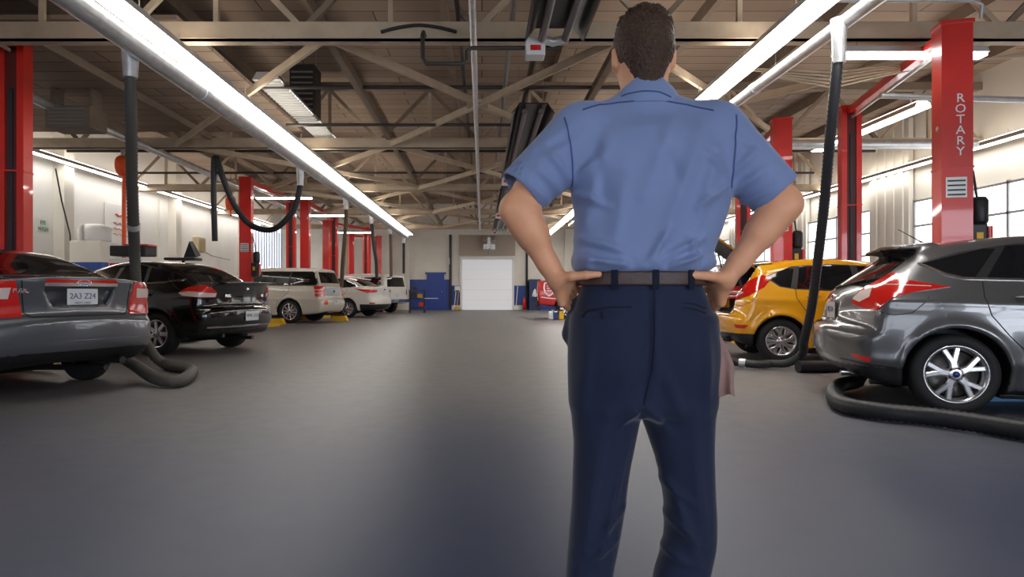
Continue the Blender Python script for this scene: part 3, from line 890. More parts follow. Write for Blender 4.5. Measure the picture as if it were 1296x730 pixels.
c.oval(0.0, .98, .08, .034)
for sd in (-1, 1):
    cv = c.corner(sd, 45); y = lambda q: sd * q
    o = c.mk('tail_light', M_REDLENS, lambda mb: cv.patch(mb, c.uv(cv, [(-.84, y(.95), 1.14), (-1.04, y(.68), 1.14), (-1.05, y(.68), .82), (-.86, y(.95), .82)]), .012, .02, .05))
    for zz in (.93, 1.03):
        c.mk('lens_insert', CREAM, lambda mb: cv.line(mb, c.uv(cv, [(-.83, y(.95), zz), (-1.05, y(.68), zz)]), .025, .016, .005), o)
c.plate(.64, '519', off=.012)
c.mk('sticker', M_REDLENS, lambda mb: c.vB.patch(mb, [(.58, .58), (.80, .58), (.80, .70), (.58, .70)], .006, .004, .06))
c.lines([[(1.02, 1.15), (1.0, .7), (1.02, .35)], [(2.1, 1.14), (2.2, .8), (2.16, .35)], [(.02, 1.15), (.02, .95), (.36, .7), (.46, .45)]])
c.handles([.2, 1.2], 1.0, M_CHROME); c.mirrors(2.0, 1.18)
mb = MB(); mb.tube([(-1.08, .50, .32), (-.5, .50, .34)], .03, 12); mb.build('exhaust_pipe', M_DARKMET, c.root)

# --- white boxy utility vehicle at the end of the row
BOX = dict(prof=[(-.8, .45), (-.98, .48), (-1.0, .62), (-.92, .70), (-.92, 1.12), (-.84, 1.62), (-.78, 1.74), (0, 1.78), (1.3, 1.77), (1.6, 1.70), (2.0, 1.26), (2.15, 1.2), (3.1, 1.14), (3.3, 1.0), (3.34, .6), (3.25, .42), (1, .4)],
           W=.90, wb=2.6, wr=.36, kr=.06, kf=.15, rpow=4, sec=[(0.1, .95), (.4, 1.0), (1.0, 1.0), (1.2, .97), (1.7, .82), (2.5, .3)], h=.05, round=.07, rt=.0, crown=.03)
th = 62; a = R(90 + th)
c = Car('utility_vehicle', 'white boxy utility vehicle with square rear window near the blue wall', 'car', (-4.6, 29.9), a, BOX, WH)
c.body(); c.underbody(); c.wheels('steel', .22, .22)
c.windows([[(-.72, 1.24), (.3, 1.24), (.3, 1.60), (-.64, 1.60)], [(.4, 1.24), (1.7, 1.24), (1.45, 1.58), (.4, 1.60)]])
c.mk('rear_window', M_GLASS, lambda mb: c.vB.patch(mb, [(-.66, 1.18), (.66, 1.18), (.60, 1.60), (-.60, 1.60)], .006, .012, .1))
for sd in (-1, 1):
    c.mk('tail_light', M_REDLENS, lambda mb: c.vB.patch(mb, [(sd * .76, .82), (sd * .86, .82), (sd * .86, 1.06), (sd * .76, 1.06)], .012, .016, .06))
mb = MB(); mb.box((-1.0, 0, .56), (.1, 1.7, .14), bev=.02); mb.build('rear_bumper', M_CHROME, c.root)
c.plate(.80, off=.03)

# --- red pickup beyond the mechanic
PICK = dict(prof=[(-.9, .50), (-1.05, .54), (-1.06, 1.34), (-1.0, 1.37), (.9, 1.38), (1.0, 1.40), (1.1, 1.80), (1.3, 1.87), (2.2, 1.86), (2.5, 1.78), (3.0, 1.36), (4.0, 1.25), (4.2, 1.05), (4.25, .6), (4.1, .45), (1, .45)],
            W=.98, wb=3.3, wr=.38, kr=.04, kf=.15, rpow=4, sec=[(0.1, .95), (.5, 1.0), (1.2, 1.0), (1.38, .97), (1.85, .80), (2.5, .3)], h=.05, round=.06, rt=.0, crown=.02, arch=.44)
a = R(-6)
REDP = paint('red vehicle paint', 200, 24, 14, 0, .3)
c = Car('pickup_truck', 'red pickup truck with white shield on its flank, behind the man in blue', 'truck', (3.10, 24.45), a, PICK, REDP)
c.body(); c.underbody(); c.wheels('steel', .235, .24)
v = c.vR
M_WHITE = mat('white decal', (.85, .85, .85, 1), .5)
shield = [(-.78, 1.28), (-.6, 1.25), (-.42, 1.28), (-.40, 1.08), (-.48, .92), (-.62, .82), (-.76, .94), (-.80, 1.10)]
dec = c.mk('shield_decal', M_WHITE, lambda mb: v.line(mb, shield, .05, .006, .004, .05, closed=True))
c.mk('shield_marks', M_WHITE, lambda mb: [v.line(mb, [(-.70, z), (-.50, z)], .03, .006, .004) for z in (1.17, 1.09, 1.01)], dec)
c.mk('flame_decal', M_WHITE, lambda mb: v.line(mb, [(-.9, .78), (-.6, .74), (-.3, .72), (-.1, .78), (-.25, .84)], .035, .006, .004))
c.mk('side_window', M_GLASS, lambda mb: v.patch(mb, [(1.2, 1.42), (2.9, 1.40), (2.45, 1.74), (1.25, 1.76)], .006, .01, .1))
c.mk('rear_bumper', M_BLACKP, lambda mb: mb.box((-1.08, 0, .52), (.14, 1.8, .2), bev=.03))
for sd in (-1, 1):
    c.mk('tail_light', M_REDLENS, lambda mb: c.vB.patch(mb, [(sd * .84, .8), (sd * .95, .8), (sd * .95, 1.2), (sd * .84, 1.2)], .012, .016, .08))

# --- silver hatchback glimpsed behind the yellow one
SIL = paint('silver paint', 196, 198, 202, .4, .28)
HB = dict(FIESTA); HB.pop('extra'); HB['h'] = .045; HB['black'] = lambda x, y, z: (z < .4) & (x < -.3)
HB['prof'] = [(x * 1.05, z * 1.10) for x, z in FIESTA['prof']]; HB['wb'] = 2.6
HB['sec'] = [(z * 1.1, w) for z, w in SEC]
c = Car('hatchback_car', 'pale silver hatchback half hidden behind the yellow car', 'car', (5.1, 13.9), R(-12), HB, SIL)
c.body(); c.underbody(); c.wheels('ten', .2, .2)
c.windows([[(-.14, 1.30), (.1, 1.15), (1.1, 1.10), (1.1, 1.48), (.3, 1.47)], [(1.16, 1.10), (1.9, 1.06), (1.5, 1.36), (1.16, 1.47)]])
sl = c.slope(35)
c.mk('rear_window', M_GLASS, lambda mb: sl.patch(mb, c.uv(sl, [(-.55, -.55, 1.14), (-.36, -.5, 1.40), (-.36, .5, 1.40), (-.55, .55, 1.14)]), .006, .012, .1))
for sd in (-1, 1):
    cv = c.corner(sd, 42); y = lambda q: sd * q
    c.mk('tail_light', M_REDLENS, lambda mb: cv.patch(mb, c.uv(cv, [(-.30, y(.74), 1.28), (-.30, y(.82), 1.13), (-.60, y(.62), .99), (-.62, y(.56), 1.05)]), .012, .02, .06))
# ------------------------------------------------------------------ the man in the aisle, seen from behind
MD = 1.94
def W3(px, py, d=MD):
    return np.array(at(px, py, d))
SKIN = mat('skin', srgb(238, 172, 132), .5, noise=.07, nscale=18, bump=.08, bscale=220, sss=.12)
SHIRT = mat('work shirt blue', srgb(126, 144, 186), .8, noise=.04, nscale=5, bump=.05, bscale=700, sheen=.25)
PANTS = mat('work trousers navy', srgb(25, 35, 64), .85, noise=.06, nscale=5, bump=.06, bscale=600, sheen=.3)
SEAM_S = mat('shirt seam', srgb(70, 88, 136), .9)
SEAM_P = mat('trouser seam', srgb(14, 20, 42), .9)
LEATHER = mat('belt leather', srgb(72, 50, 44), .45, noise=.2, nscale=30, bump=.2, bscale=150)
HAIR = mat('dark brown hair', srgb(76, 54, 40), .5, noise=.4, nscale=90, bump=.9, bscale=160)

def rows_loft(rows, ydep, power=2.3):
    """rows: (py, left px, right px); ydep: (z, half depth, centre y); returns field"""
    rows = sorted(rows, key=lambda r_: -r_[0])
    zz = [CAM_H + (VY - r_[0]) * MD / F_PX for r_ in rows]
    cx = [((r_[1] + r_[2]) / 2 - VX) * MD / F_PX for r_ in rows]
    aw = [(r_[2] - r_[1]) / 2 * MD / F_PX for r_ in rows]
    CX = list(zip(zz, cx)); AW = list(zip(zz, aw))
    YB = [(q[0], q[1]) for q in ydep]; YC = [(q[0], q[2]) for q in ydep]
    z0, z1 = zz[0], zz[-1]
    def f(x, y, z):
        zc = np.clip(z, z0, z1)
        a = interp(zc, AW); b = interp(zc, YB)
        dx = np.abs(x - interp(zc, CX)) / a; dy = np.abs(y - interp(zc, YC)) / b
        q = (dx ** power + dy ** power + 1e-9) ** (1 / power)
        return (q - 1) * np.minimum(a, b)
    return f, z0, z1

def pz(py): return CAM_H + (VY - py) * MD / F_PX
YS = 1.955
torso_f, tz0, tz1 = rows_loft([(395, 745, 885), (362, 738, 889), (345, 732, 893), (330, 728, 898), (300, 728, 909), (280, 728, 916), (255, 726, 922), (230, 722, 925), (200, 719, 926), (170, 722, 922), (146, 744, 900)],
                     [(.9, .12, YS), (1.0, .122, YS), (1.1, .128, YS), (1.2, .132, YS - .005), (1.3, .138, YS - .01), (1.4, .135, YS - .01), (1.46, .12, YS), (1.52, .09, YS + .005)], 2.4)
SHL, SHR = W3(731, 163), W3(909, 161)
NECK = W3(815, 118, 1.965)
ELL_, ELR = W3(655, 265, 1.90), W3(992, 258, 1.90)
WRL, WRR = W3(705, 354, 1.915), W3(918, 354, 1.915)
HML, HMR = W3(660, 243, 1.913), W3(982, 246, 1.913)

def ridge(x, z, a, b, amp, wd):
    (ax, az), (bx, bz) = a, b
    ex, ez = bx - ax, bz - az
    t = np.clip(((x - ax) * ex + (z - az) * ez) / (ex * ex + ez * ez), 0, 1)
    d2 = (x - ax - t * ex) ** 2 + (z - az - t * ez) ** 2
    return amp * np.exp(-d2 / wd ** 2) * (0.35 + 0.65 * np.sin(PI * np.clip(t, .08, .92)))
def px2(p, d=1.84): return ((p[0] - VX) * d / F_PX, CAM_H + (VY - p[1]) * d / F_PX)
FOLDS = [((885, 165), (838, 300), .006, .022), ((850, 150), (812, 250), .004, .02), ((905, 190), (880, 290), .005, .018), ((770, 170), (742, 280), .004, .02), ((790, 220), (776, 320), .004, .02),
         ((738, 300), (800, 322), .006, .012), ((735, 325), (790, 336), .006, .010), ((892, 300), (840, 325), .007, .012), ((890, 322), (850, 336), .007, .009), ((845, 290), (815, 338), .006, .012), ((870, 300), (885, 338), .005, .01),
         ((725, 240), (770, 262), .005, .012), ((922, 235), (880, 262), .005, .012), ((728, 222), (760, 200), .004, .012), ((920, 220), (888, 196), .004, .012), ((830, 175), (860, 240), -.004, .02), ((755, 185), (765, 260), -.004, .02)]
FOLDS = [(px2(a), px2(b), c, d) for a, b, c, d in FOLDS]
SFOLD = [((722, 225), (690, 190), .005, .012), ((715, 245), (680, 215), .005, .012), ((700, 258), (668, 232), .004, .01), ((735, 165), (680, 195), -.004, .014), ((925, 222), (955, 190), .005, .012), ((930, 242), (965, 215), .005, .012), ((945, 258), (978, 235), .004, .01), ((915, 165), (960, 190), -.004, .014)]
SFOLD = [(px2(a, 1.86), px2(b, 1.86), c, d) for a, b, c, d in SFOLD]

def sleeve(x, y, z, S, H, r0, r1):
    S = np.array(S); H = np.array(H); e = (H - S) / np.linalg.norm(H - S)
    d = cone(x, y, z, S, H + e * .06, r0, r1)
    t = (x - H[0]) * e[0] + (y - H[1]) * e[1] + (z - H[2]) * e[2]
    rin = cone(x, y, z, S, H + e * .06, r0 - .012, r1 - .008)
    inner = np.maximum(rin, -(t + .05))
    d = smax(d, t, .004)
    return d, inner
def f_shirt(x, y, z):
    d = torso_f(x, y, z)
    d = smax(d, z - 1.50, .05)
    for S in (SHL, SHR):
        d = smin(d, cone(x, y, z, NECK + np.array((0, 0, -.058)), S + np.array((0, 0, -.012)), .070, .066), .06)
    back = np.clip((YS - .02 - y) / .06, 0, 1)
    fold = 2.6 * sum(ridge(x, z, *q) for q in FOLDS)
    d = d - fold * (.25 + .75 * back)
    # the blouse above the belt
    zb = pz(345)
    d = d - .010 * np.exp(-((z - zb - .025) / .022) ** 2) * (1 + .5 * np.sin(x * 70) + .35 * np.sin(x * 131 + 1))
    dl, il = sleeve(x, y, z, SHL + np.array((.012, 0, -.012)), HML, .088, .073)
    dr, ir = sleeve(x, y, z, SHR + np.array((-.012, 0, -.012)), HMR, .088, .073)
    sf = 2.4 * sum(ridge(x, z, *q) for q in SFOLD)
    d = smin(d, smin(dl, dr, .01) - sf, .03)
    # arm-hole seams
    d = np.maximum(d, -np.minimum(il, ir))
    d = smax(d, -(z - zb), .014)
    return d
# --- trousers
hip_f, hz0, hz1 = rows_loft([(545, 728, 905), (500, 723, 907), (470, 721, 908), (430, 722, 908), (400, 726, 903), (380, 732, 896), (362, 737, 889), (343, 740, 887)],
                [(.5, .11, YS), (.7, .125, YS), (.85, .128, YS - .005), (.92, .125, YS), (1.0, .119, YS), (1.1, .118, YS)], 2.3)
YL = [(0.0, .075, 1.95), (.2, .072, 1.95), (.35, .078, 1.945), (.5, .080, 1.955), (.65, .098, 1.955), (.8, .112, 1.95), (.9, .115, 1.95)]
legl_f, lz0, lz1 = rows_loft([(795, 712, 773), (770, 714, 773), (730, 717, 776), (690, 720, 783), (640, 724, 791), (600, 726, 797), (560, 727, 805), (520, 724, 812), (470, 724, 812), (430, 724, 812)], YL, 2.2)
legr_f, _, _ = rows_loft([(795, 824, 894), (770, 826, 896), (730, 829, 899), (690, 840, 906), (655, 843, 906), (625, 842, 905), (600, 838, 905), (560, 825, 905), (520, 813, 906), (470, 815, 906), (430, 815, 906)], YL, 2.2)
PF = [((770, 530), (740, 700), .005, .02), ((800, 560), (760, 720), .005, .012), ((845, 600), (890, 720), .006, .016), ((880, 520), (895, 690), .005, .018), ((838, 612), (880, 640), .006, .012), ((838, 650), (885, 690), .006, .012), ((835, 700), (880, 722), .006, .012),
      ((795, 650), (750, 690), .005, .012), ((785, 690), (735, 725), .006, .012), ((808, 440), (770, 520), .004, .02), ((832, 460), (870, 540), .005, .02), ((745, 420), (738, 520), .004, .018), ((893, 420), (898, 520), .005, .018), ((812, 515), (780, 545), .005, .012), ((818, 515), (850, 550), .005, .012), ((830, 380), (826, 500), .004, .012)]
PF = [(px2(a), px2(b), c, d) for a, b, c, d in PF]
def f_pants(x, y, z):
    crz = pz(512)
    d = smax(hip_f(x, y, z), crz - .03 - z, .05)
    for (bx, by) in ((775, 450), (857, 450)):
        d = smin(d, ell(x, y, z, W3(bx, by, 1.925), (.085, .105, .10)), .05)
    l = smax(legl_f(x, y, z), z - .93, .02); r_ = smax(legr_f(x, y, z), z - .93, .02)
    d = smin(d, smin(l, r_, .012), .02)
    d = smin(d, cone(x, y, z, W3(730, 385, 2.0), W3(723, 422, 2.0), .018, .028), .025)
    back = np.clip((YS + .03 - y) / .08, 0, 1)
    d = d - 2.2 * sum(ridge(x, z, *q) for q in PF) * (.3 + .7 * back)
    # centre back seam
    sx = px2((822, 0))[0] + (px2((812, 0))[0] - px2((822, 0))[0]) * np.clip((1.0 - z) / .33, 0, 1)
    d = d + .006 * np.exp(-((x - sx) / .008) ** 2) * (z > crz - .02) * (y < YS)
    # hems
    d = smax(d, z - pz(344), .006)
    return smax(d, .045 - z, .006)

# --- body
HC = np.array(at(814, 62, 1.985))          # skull centre
HX, HY, HZ = HC
def head_f(x, y, z):
    d = ell(x, y, z, (HX, HY - .005, HZ + .005), (.077, .098, .104))
    d = smin(d, ell(x, y, z, (HX, HY + .035, HZ - .055), (.062, .072, .085)), .05)          # face and jaw
    d = smin(d, ell(x, y, z, (HX, HY + .078, HZ - .115), (.030, .026, .026)), .03)           # chin
    d = smin(d, cone(x, y, z, (HX, HY + .094, HZ - .01), (HX, HY + .118, HZ - .052), .010, .015), .02)  # nose
    d = smin(d, cone(x, y, z, (HX - .035, HY + .088, HZ + .012), (HX + .035, HY + .088, HZ + .012), .012, .012), .025)  # brow
    d = smin(d, cone(x, y, z, (HX - .02, HY + .098, HZ - .083), (HX + .02, HY + .098, HZ - .083), .009, .009), .015)   # lips
    for s in (-1, 1):
        d = smax(d, -ell(x, y, z, (HX + s * .032, HY + .104, HZ - .012), (.015, .016, .010)), .012)
        e = ell(x, y, z, (HX + s * .084, HY + .006, HZ - .030), (.013, .021, .034))
        e = smax(e, -ell(x, y, z, (HX + s * .098, HY + .010, HZ - .027), (.010, .013, .022)), .008)
        e = smin(e, cone(x, y, z, (HX + s * .090, HY - .010, HZ - .010), (HX + s * .088, HY - .008, HZ - .05), .006, .006), .008)
        d = smin(d, e, .008)
    d = smin(d, cone(x, y, z, (HX, HY - .012, HZ - .06), (HX, HY - .02, HZ - .19), .060, .066), .04)
    return d
def hand_pts(s):
    """s = -1 for the hand on the near-door side (picture left), 1 for the other; pixels mirrored about the spine"""
    def m(px, py, d):
        if s > 0: px = 1626 - px - (6 if px > 735 else 2)
        return W3(px, py, d)
    w = WRL if s < 0 else WRR
    kn = [m(722, 358, 1.955), m(718, 367, 1.965), m(714, 376, 1.962), m(711, 383, 1.95)]
    md = [m(729, 366, 2.005), m(726, 376, 2.012), m(722, 385, 2.005), m(719, 390, 1.99)]
    mt = [m(741, 369, 2.04), m(737, 381, 2.05), m(732, 390, 2.042), m(726, 396, 2.022)]
    tp = [m(752, 371, 2.055), m(748, 384, 2.066), m(741, 394, 2.06), m(733, 399, 2.042)]
    th = [m(708, 352, 1.90), m(724, 349.5, 1.868), m(742, 348, 1.853), m(758, 347, 1.848)]
    return w, kn, md, mt, tp, th
def hand_f(x, y, z, s):
    w, kn, md, mt, tp, th = hand_pts(s)
    d = cone(x, y, z, w, w + (kn[1] - w) * .3, .027, .026)
    for i in range(4):
        d = smin(d, cone(x, y, z, w + (kn[i] - w) * .2, kn[i], .017, .0125), .016)
    for i in range(4):
        r0 = (.0108, .0112, .0106, .0092)[i]
        c = smin(cone(x, y, z, kn[i], md[i], r0 + .001, r0), smin(cone(x, y, z, md[i], mt[i], r0, r0 - .001), cone(x, y, z, mt[i], tp[i], r0 - .001, r0 - .0025), .004), .004)
        d = smin(d, c, .005)
    t = smin(cone(x, y, z, w, th[0], .022, .019), cone(x, y, z, th[0], th[1], .019, .0135), .015)
    t = smin(t, cone(x, y, z, th[1], th[2], .0130, .0115), .005)
    t = smin(t, cone(x, y, z, th[2], th[3], .0118, .0085), .005)
    t = smin(t, cone(x, y, z, th[0], kn[0], .014, .012), .02)
    return smin(d, t, .014)
def arm_f(x, y, z, s):
    S, E, Wr = (SHL, ELL_, WRL) if s < 0 else (SHR, ELR, WRR)
    d = cone(x, y, z, S, E, .058, .043)
    d = smin(d, cone(x, y, z, S + (E - S) * .25, S + (E - S) * .75, .05, .048), .03)
    u = (E - S) / np.linalg.norm(E - S); v = (Wr - E) / np.linalg.norm(Wr - E)
    d = smin(d, cone(x, y, z, E + u * .006 - v * .006, E + v * .03, .036, .042), .03)      # elbow point
    d = smin(d, cone(x, y, z, E, E + (Wr - E) * .35, .041, .043), .03)
    d = smin(d, cone(x, y, z, E + (Wr - E) * .3, E + (Wr - E) * .8, .042, .031), .02)
    d = smin(d, cone(x, y, z, E + (Wr - E) * .75, Wr, .031, .0265), .01)
    d = smin(d, cone(x, y, z, E + (Wr - E) * .12 + np.array((-s * .012, -.012, .012)), E + (Wr - E) * .42 + np.array((-s * .008, -.008, .008)), .030, .028), .03)
    return d
def f_body(x, y, z):
    d = head_f(x, y, z)
    d = smin(d, smax(smax(torso_f(x, y, z) + .022, z - 1.47, .05), .86 - z, .05), .03)
    for S in (SHL, SHR):
        d = smin(d, cone(x, y, z, NECK + np.array((0, 0, -.04)), S + np.array((0, 0, -.02)), .050, .045), .05)
    for s in (-1, 1):
        d = smin(d, arm_f(x, y, z, s), .02)
        d = smin(d, hand_f(x, y, z, s), .012)
    for lf in (legl_f, legr_f):
        d = smin(d, smax(smax(lf(x, y, z) + .018, z - .93, .02), .03 - z, .02), .03)
    return d
man = empty('person', 'man seen from behind in blue short-sleeved shirt and navy trousers, hands on hips', 'person', (.47, 1.95, 0))
def mchild(o, parent=None):
    o.parent = parent or man
    o.matrix_parent_inverse = Matrix.Identity(4)
    return o
def mshift(V): return V - np.array((.47, 1.95, 0))
V, F = surf_nets(f_body, (.0, 1.76, 0.0), (.98, 2.20, 1.86), .0045, coarse=6, newton=4)
np_mesh('body', mshift(V), F, SKIN, man)
V, F = surf_nets(f_shirt, (.0, 1.74, .99), (.98, 2.20, 1.66), .006, coarse=5, newton=4)
shirt = np_mesh('shirt', mshift(V), F, SHIRT, man)
V, F = surf_nets(f_pants, (.1, 1.70, .0), (.85, 2.20, 1.10), .008, coarse=4, newton=4)
pants = np_mesh('trousers', mshift(V), F, PANTS, man)
# collar
def f_collar(x, y, z):
    zt = np.clip(z, 1.5, 1.66)
    a = interp(zt, [(1.5, .112), (1.55, .105), (1.58, .094), (1.61, .076), (1.66, .060)])
    b = a * .92
    cy = 1.968
    q = np.sqrt(((x - HX) / a) ** 2 + ((y - cy) / b) ** 2)
    d = (q - 1) * b
    ins = (np.sqrt(((x - HX) / (a - .010)) ** 2 + ((y - cy) / (b - .010)) ** 2) - 1) * (b - .010)
    d = smax(d, -ins, .003)
    d = smax(d, z - (1.629 - .62 * np.maximum(y - 1.90, 0) - .9 * (x - HX) ** 2 / .06 * .35), .004)
    return smax(d, 1.535 - z, .004)
V, F = surf_nets(f_collar, (.33, 1.84, 1.5), (.62, 2.1, 1.66), .004, coarse=5, newton=3)
collar = np_mesh('collar', mshift(V), F, SHIRT, shirt)
# belt
def f_belt(x, y, z):
    d = np.abs(hip_f(x, y, z) - .007) - .005
    return smax(d, np.abs(z - pz(353)) - .0195, .004)
V, F = surf_nets(f_belt, (.25, 1.78, 1.0), (.70, 2.13, 1.08), .004, coarse=5, newton=3)
belt = np_mesh('belt', mshift(V), F, LEATHER, man)
# hair
HT = np.array(at(814, 50, 1.985))
def f_hair(x, y, z):
    X = (x - HX); Y = (y - HY); Z = (z - HZ)
    d = ell(x, y, z, (HX, HY - .006, HZ + .006), (.088, .109, .112))
    d = smin(d, ell(x, y, z, (HX + .018, HY + .035, HZ + .075), (.066, .070, .046)), .04)
    d = smin(d, cone(x, y, z, (HX, HY - .050, HZ - .02), (HX, HY - .052, HZ - .112), .064, .042), .03)
    st = np.sin(x * 310 + 9 * np.sin(z * 60)) * np.sin(y * 240 + 7 * np.sin(x * 50)) 
    d = d - (.0018 + .0045 * np.clip((Z - .03) / .06, 0, 1)) * st - .003 * np.clip((Z - .05) / .05, 0, 1) * np.sin(x * 120 + 2) * np.sin(y * 95)
    # hairline: face, ears and neck stay clear
    cut = Y - (.060 + .5 * np.clip(Z - .02, -.2, .2)) 
    d = smax(d, np.where(Z < .055, cut, -1), .01)
    low = -.060 - .075 * np.clip((.066 - np.abs(X)) / .03, 0, 1) - Z
    d = smax(d, low + .55 * np.clip(Y + .02, 0, .2), .012)
    for s in (-1, 1):
        d = smax(d, -ell(x, y, z, (HX + s * .090, HY + .012, HZ - .036), (.020, .030, .040)), .008)
    return d
V, F = surf_nets(f_hair, (HX - .12, HY - .14, HZ - .14), (HX + .12, HY + .14, HZ + .15), .004, coarse=5, newton=3)
hair = np_mesh('hair', mshift(V), F, HAIR, man)
mb = MB()
for k in range(900):
    a = random.uniform(0, 2 * PI); e = random.uniform(.15, 1.0) ** .7 * PI / 2
    n = Vector((math.cos(a) * math.cos(e), math.sin(a) * math.cos(e), math.sin(e)))
    p = Vector((HX, HY - .004, HZ + .006)) + Vector((n.x * .084, n.y * .104, n.z * .109))
    if n.y > .3: p += Vector((.012, 0, .016))
    dr = (n + Vector((.5 + random.uniform(-.3, .3), .5 + random.uniform(-.4, .4), .25))).normalized()
    L = random.uniform(.012, .024)
    t = dr.cross(Vector((random.uniform(-1, 1), random.uniform(-1, 1), random.uniform(-1, 1)))).normalized() * .0016
    o = Vector((.47, 1.95, 0))
    mb.add([p - t - o, p + t - o, p + dr * L + Vector((0, 0, -.2 * L)) - o], [(0, 1, 2)], 0, True)
mb.build('hair_tufts', HAIR, hair, fix=False)
for s in (-1, 1):
    mb = MB(); mb.ball((HX + s * .032 - .47, HY + .090 - 1.95, HZ - .012), .0125)
    mb.build('eye', mat('eye white', (.8, .8, .78, 1), .2, coat=1.0), man)

# seams, pockets and loops are laid on the cloth
vS = View(f_shirt, (0, 1.4, 0), (1, 0, 0), (0, 0, 1), (0, 1, 0), .9)
vP = View(f_pants, (0, 1.4, 0), (1, 0, 0), (0, 0, 1), (0, 1, 0), .9)
def mpart(name, m, fn, parent):
    mb = MB(); fn(mb)
    mb.v = [(p[0] - .47, p[1] - 1.95, p[2]) for p in mb.v]
    return mb.build(name, m, parent, fix=False)
def pl(pts, d): return [px2(p, d) for p in pts]
mpart('yoke_seam', SEAM_S, lambda mb: vS.line(mb, pl([(737, 140), (760, 131), (785, 127), (815, 126), (845, 127), (872, 131), (902, 141)], 1.87), .0035, .0022, .004, .008), shirt)
mpart('armhole_seam', SEAM_S, lambda mb: vS.line(mb, pl([(713, 152), (718, 180), (722, 210), (724, 236)], 1.90), .004, .0022, .004, .008), shirt)
mpart('armhole_seam', SEAM_S, lambda mb: vS.line(mb, pl([(925, 150), (922, 180), (921, 210), (921, 240)], 1.90), .004, .0022, .004, .008), shirt)
mpart('pocket_welt', SEAM_P, lambda mb: vP.line(mb, pl([(739, 402), (746, 394), (770, 389), (798, 388)], 1.85), .006, .0015, .005, .015), pants)
mpart('pocket_welt', SEAM_P, lambda mb: [vP.line(mb, pl([(862, 383), (880, 385), (896, 391)], 1.85), .004, .0015, .005, .015), vP.line(mb, pl([(862, 389), (880, 391), (896, 397)], 1.85), .004, .0015, .005, .015)], pants)
mpart('pocket_button', SEAM_P, lambda mb: vP.line(mb, pl([(763, 396), (762, 404)], 1.84), .007, .003, .005, .01), pants)
mpart('back_seam', SEAM_P, lambda mb: vP.line(mb, pl([(828, 364), (826, 420), (822, 470), (814, 512)], 1.84), .004, .001, .004, .015), pants)
vB_ = View(f_belt, (0, 1.4, 0), (1, 0, 0), (0, 0, 1), (0, 1, 0), .9)
for px in (777, 827, 874):
    mpart('belt_loop', SEAM_P, lambda mb: vB_.patch(mb, pl([(px - 4, 365), (px + 4, 365), (px + 4, 343), (px - 4, 343)], 1.85), .004, .006, .008), pants)
vC = View(f_collar, (0, 1.4, 0), (1, 0, 0), (0, 0, 1), (0, 1, 0), .9)
mpart('collar_seam', SEAM_S, lambda mb: vC.line(mb, pl([(779, 121), (795, 115.5), (815, 114), (835, 115.5), (851, 121)], 1.87), .0035, .002, .004, .008), collar)
# shoes
for cx in (743, 860):
    x0 = W3(cx, 790, 1.95)[0] - .47
    mb = MB()
    mb.ball((x0, .055, .045), (.047, .145, .05)); mb.ball((x0, -.05, .06), (.042, .06, .06))
    mb.box((x0, .045, .012), (.092, .28, .024), bev=.01)
    mb.build('shoe', mat('shoe leather', (.02, .018, .016, 1), .4, coat=.3), man)
# rag hanging from the hip pocket
RAG = mat('shop rag', srgb(166, 132, 124), .95, noise=.12, nscale=14, bump=.3, bscale=120)
L0 = np.array([(897, 420), (898, 440), (900, 465), (902, 485), (903, 498)], float); R0 = np.array([(908, 418), (920, 438), (929, 462), (929, 485), (930, 503)], float)
def rag_pt(u, v, side):
    l = np.array([np.interp(v, np.linspace(0, 1, 5), L0[:, k]) for k in (0, 1)]); r_ = np.array([np.interp(v, np.linspace(0, 1, 5), R0[:, k]) for k in (0, 1)])
    p = l + (r_ - l) * u
    d = 1.905 - .016 * math.sin(u * 7.5 + v * 1.2) * (.3 + v) + .02 * v + side * (.012 + .022 * math.sin(PI * min(max(u, 0), 1)))
    q = at(p[0], p[1] + 3 * math.sin(u * 6) * v, d)
    return q
mb = MB(); nu, nv = 18, 20
for side in (-1, 1):
    vs = [rag_pt(i / nu, j / nv, side) for j in range(nv + 1) for i in range(nu + 1)]
    fs = [(j * (nu + 1) + i, j * (nu + 1) + i + 1, (j + 1) * (nu + 1) + i + 1, (j + 1) * (nu + 1) + i) for j in range(nv) for i in range(nu)]
    mb.add(vs, fs if side < 0 else [f[::-1] for f in fs], 0, True)
k = (nu + 1) * (nv + 1)
bd = [i for i in range(nu + 1)] + [j * (nu + 1) + nu for j in range(1, nv + 1)] + [nv * (nu + 1) + i for i in range(nu - 1, -1, -1)] + [j * (nu + 1) for j in range(nv - 1, 0, -1)]
mb.f += [(bd[i], bd[(i + 1) % len(bd)], bd[(i + 1) % len(bd)] + k, bd[i] + k) for i in range(len(bd))]; mb.mi += [0] * len(bd); mb.sm += [False] * len(bd)
o = mb.build('shop_rag', RAG, None, loc=tuple(at(912, 460, 1.905)))
tag(o, 'faded pink shop rag hanging from the hip pocket of the man in blue', 'rag')
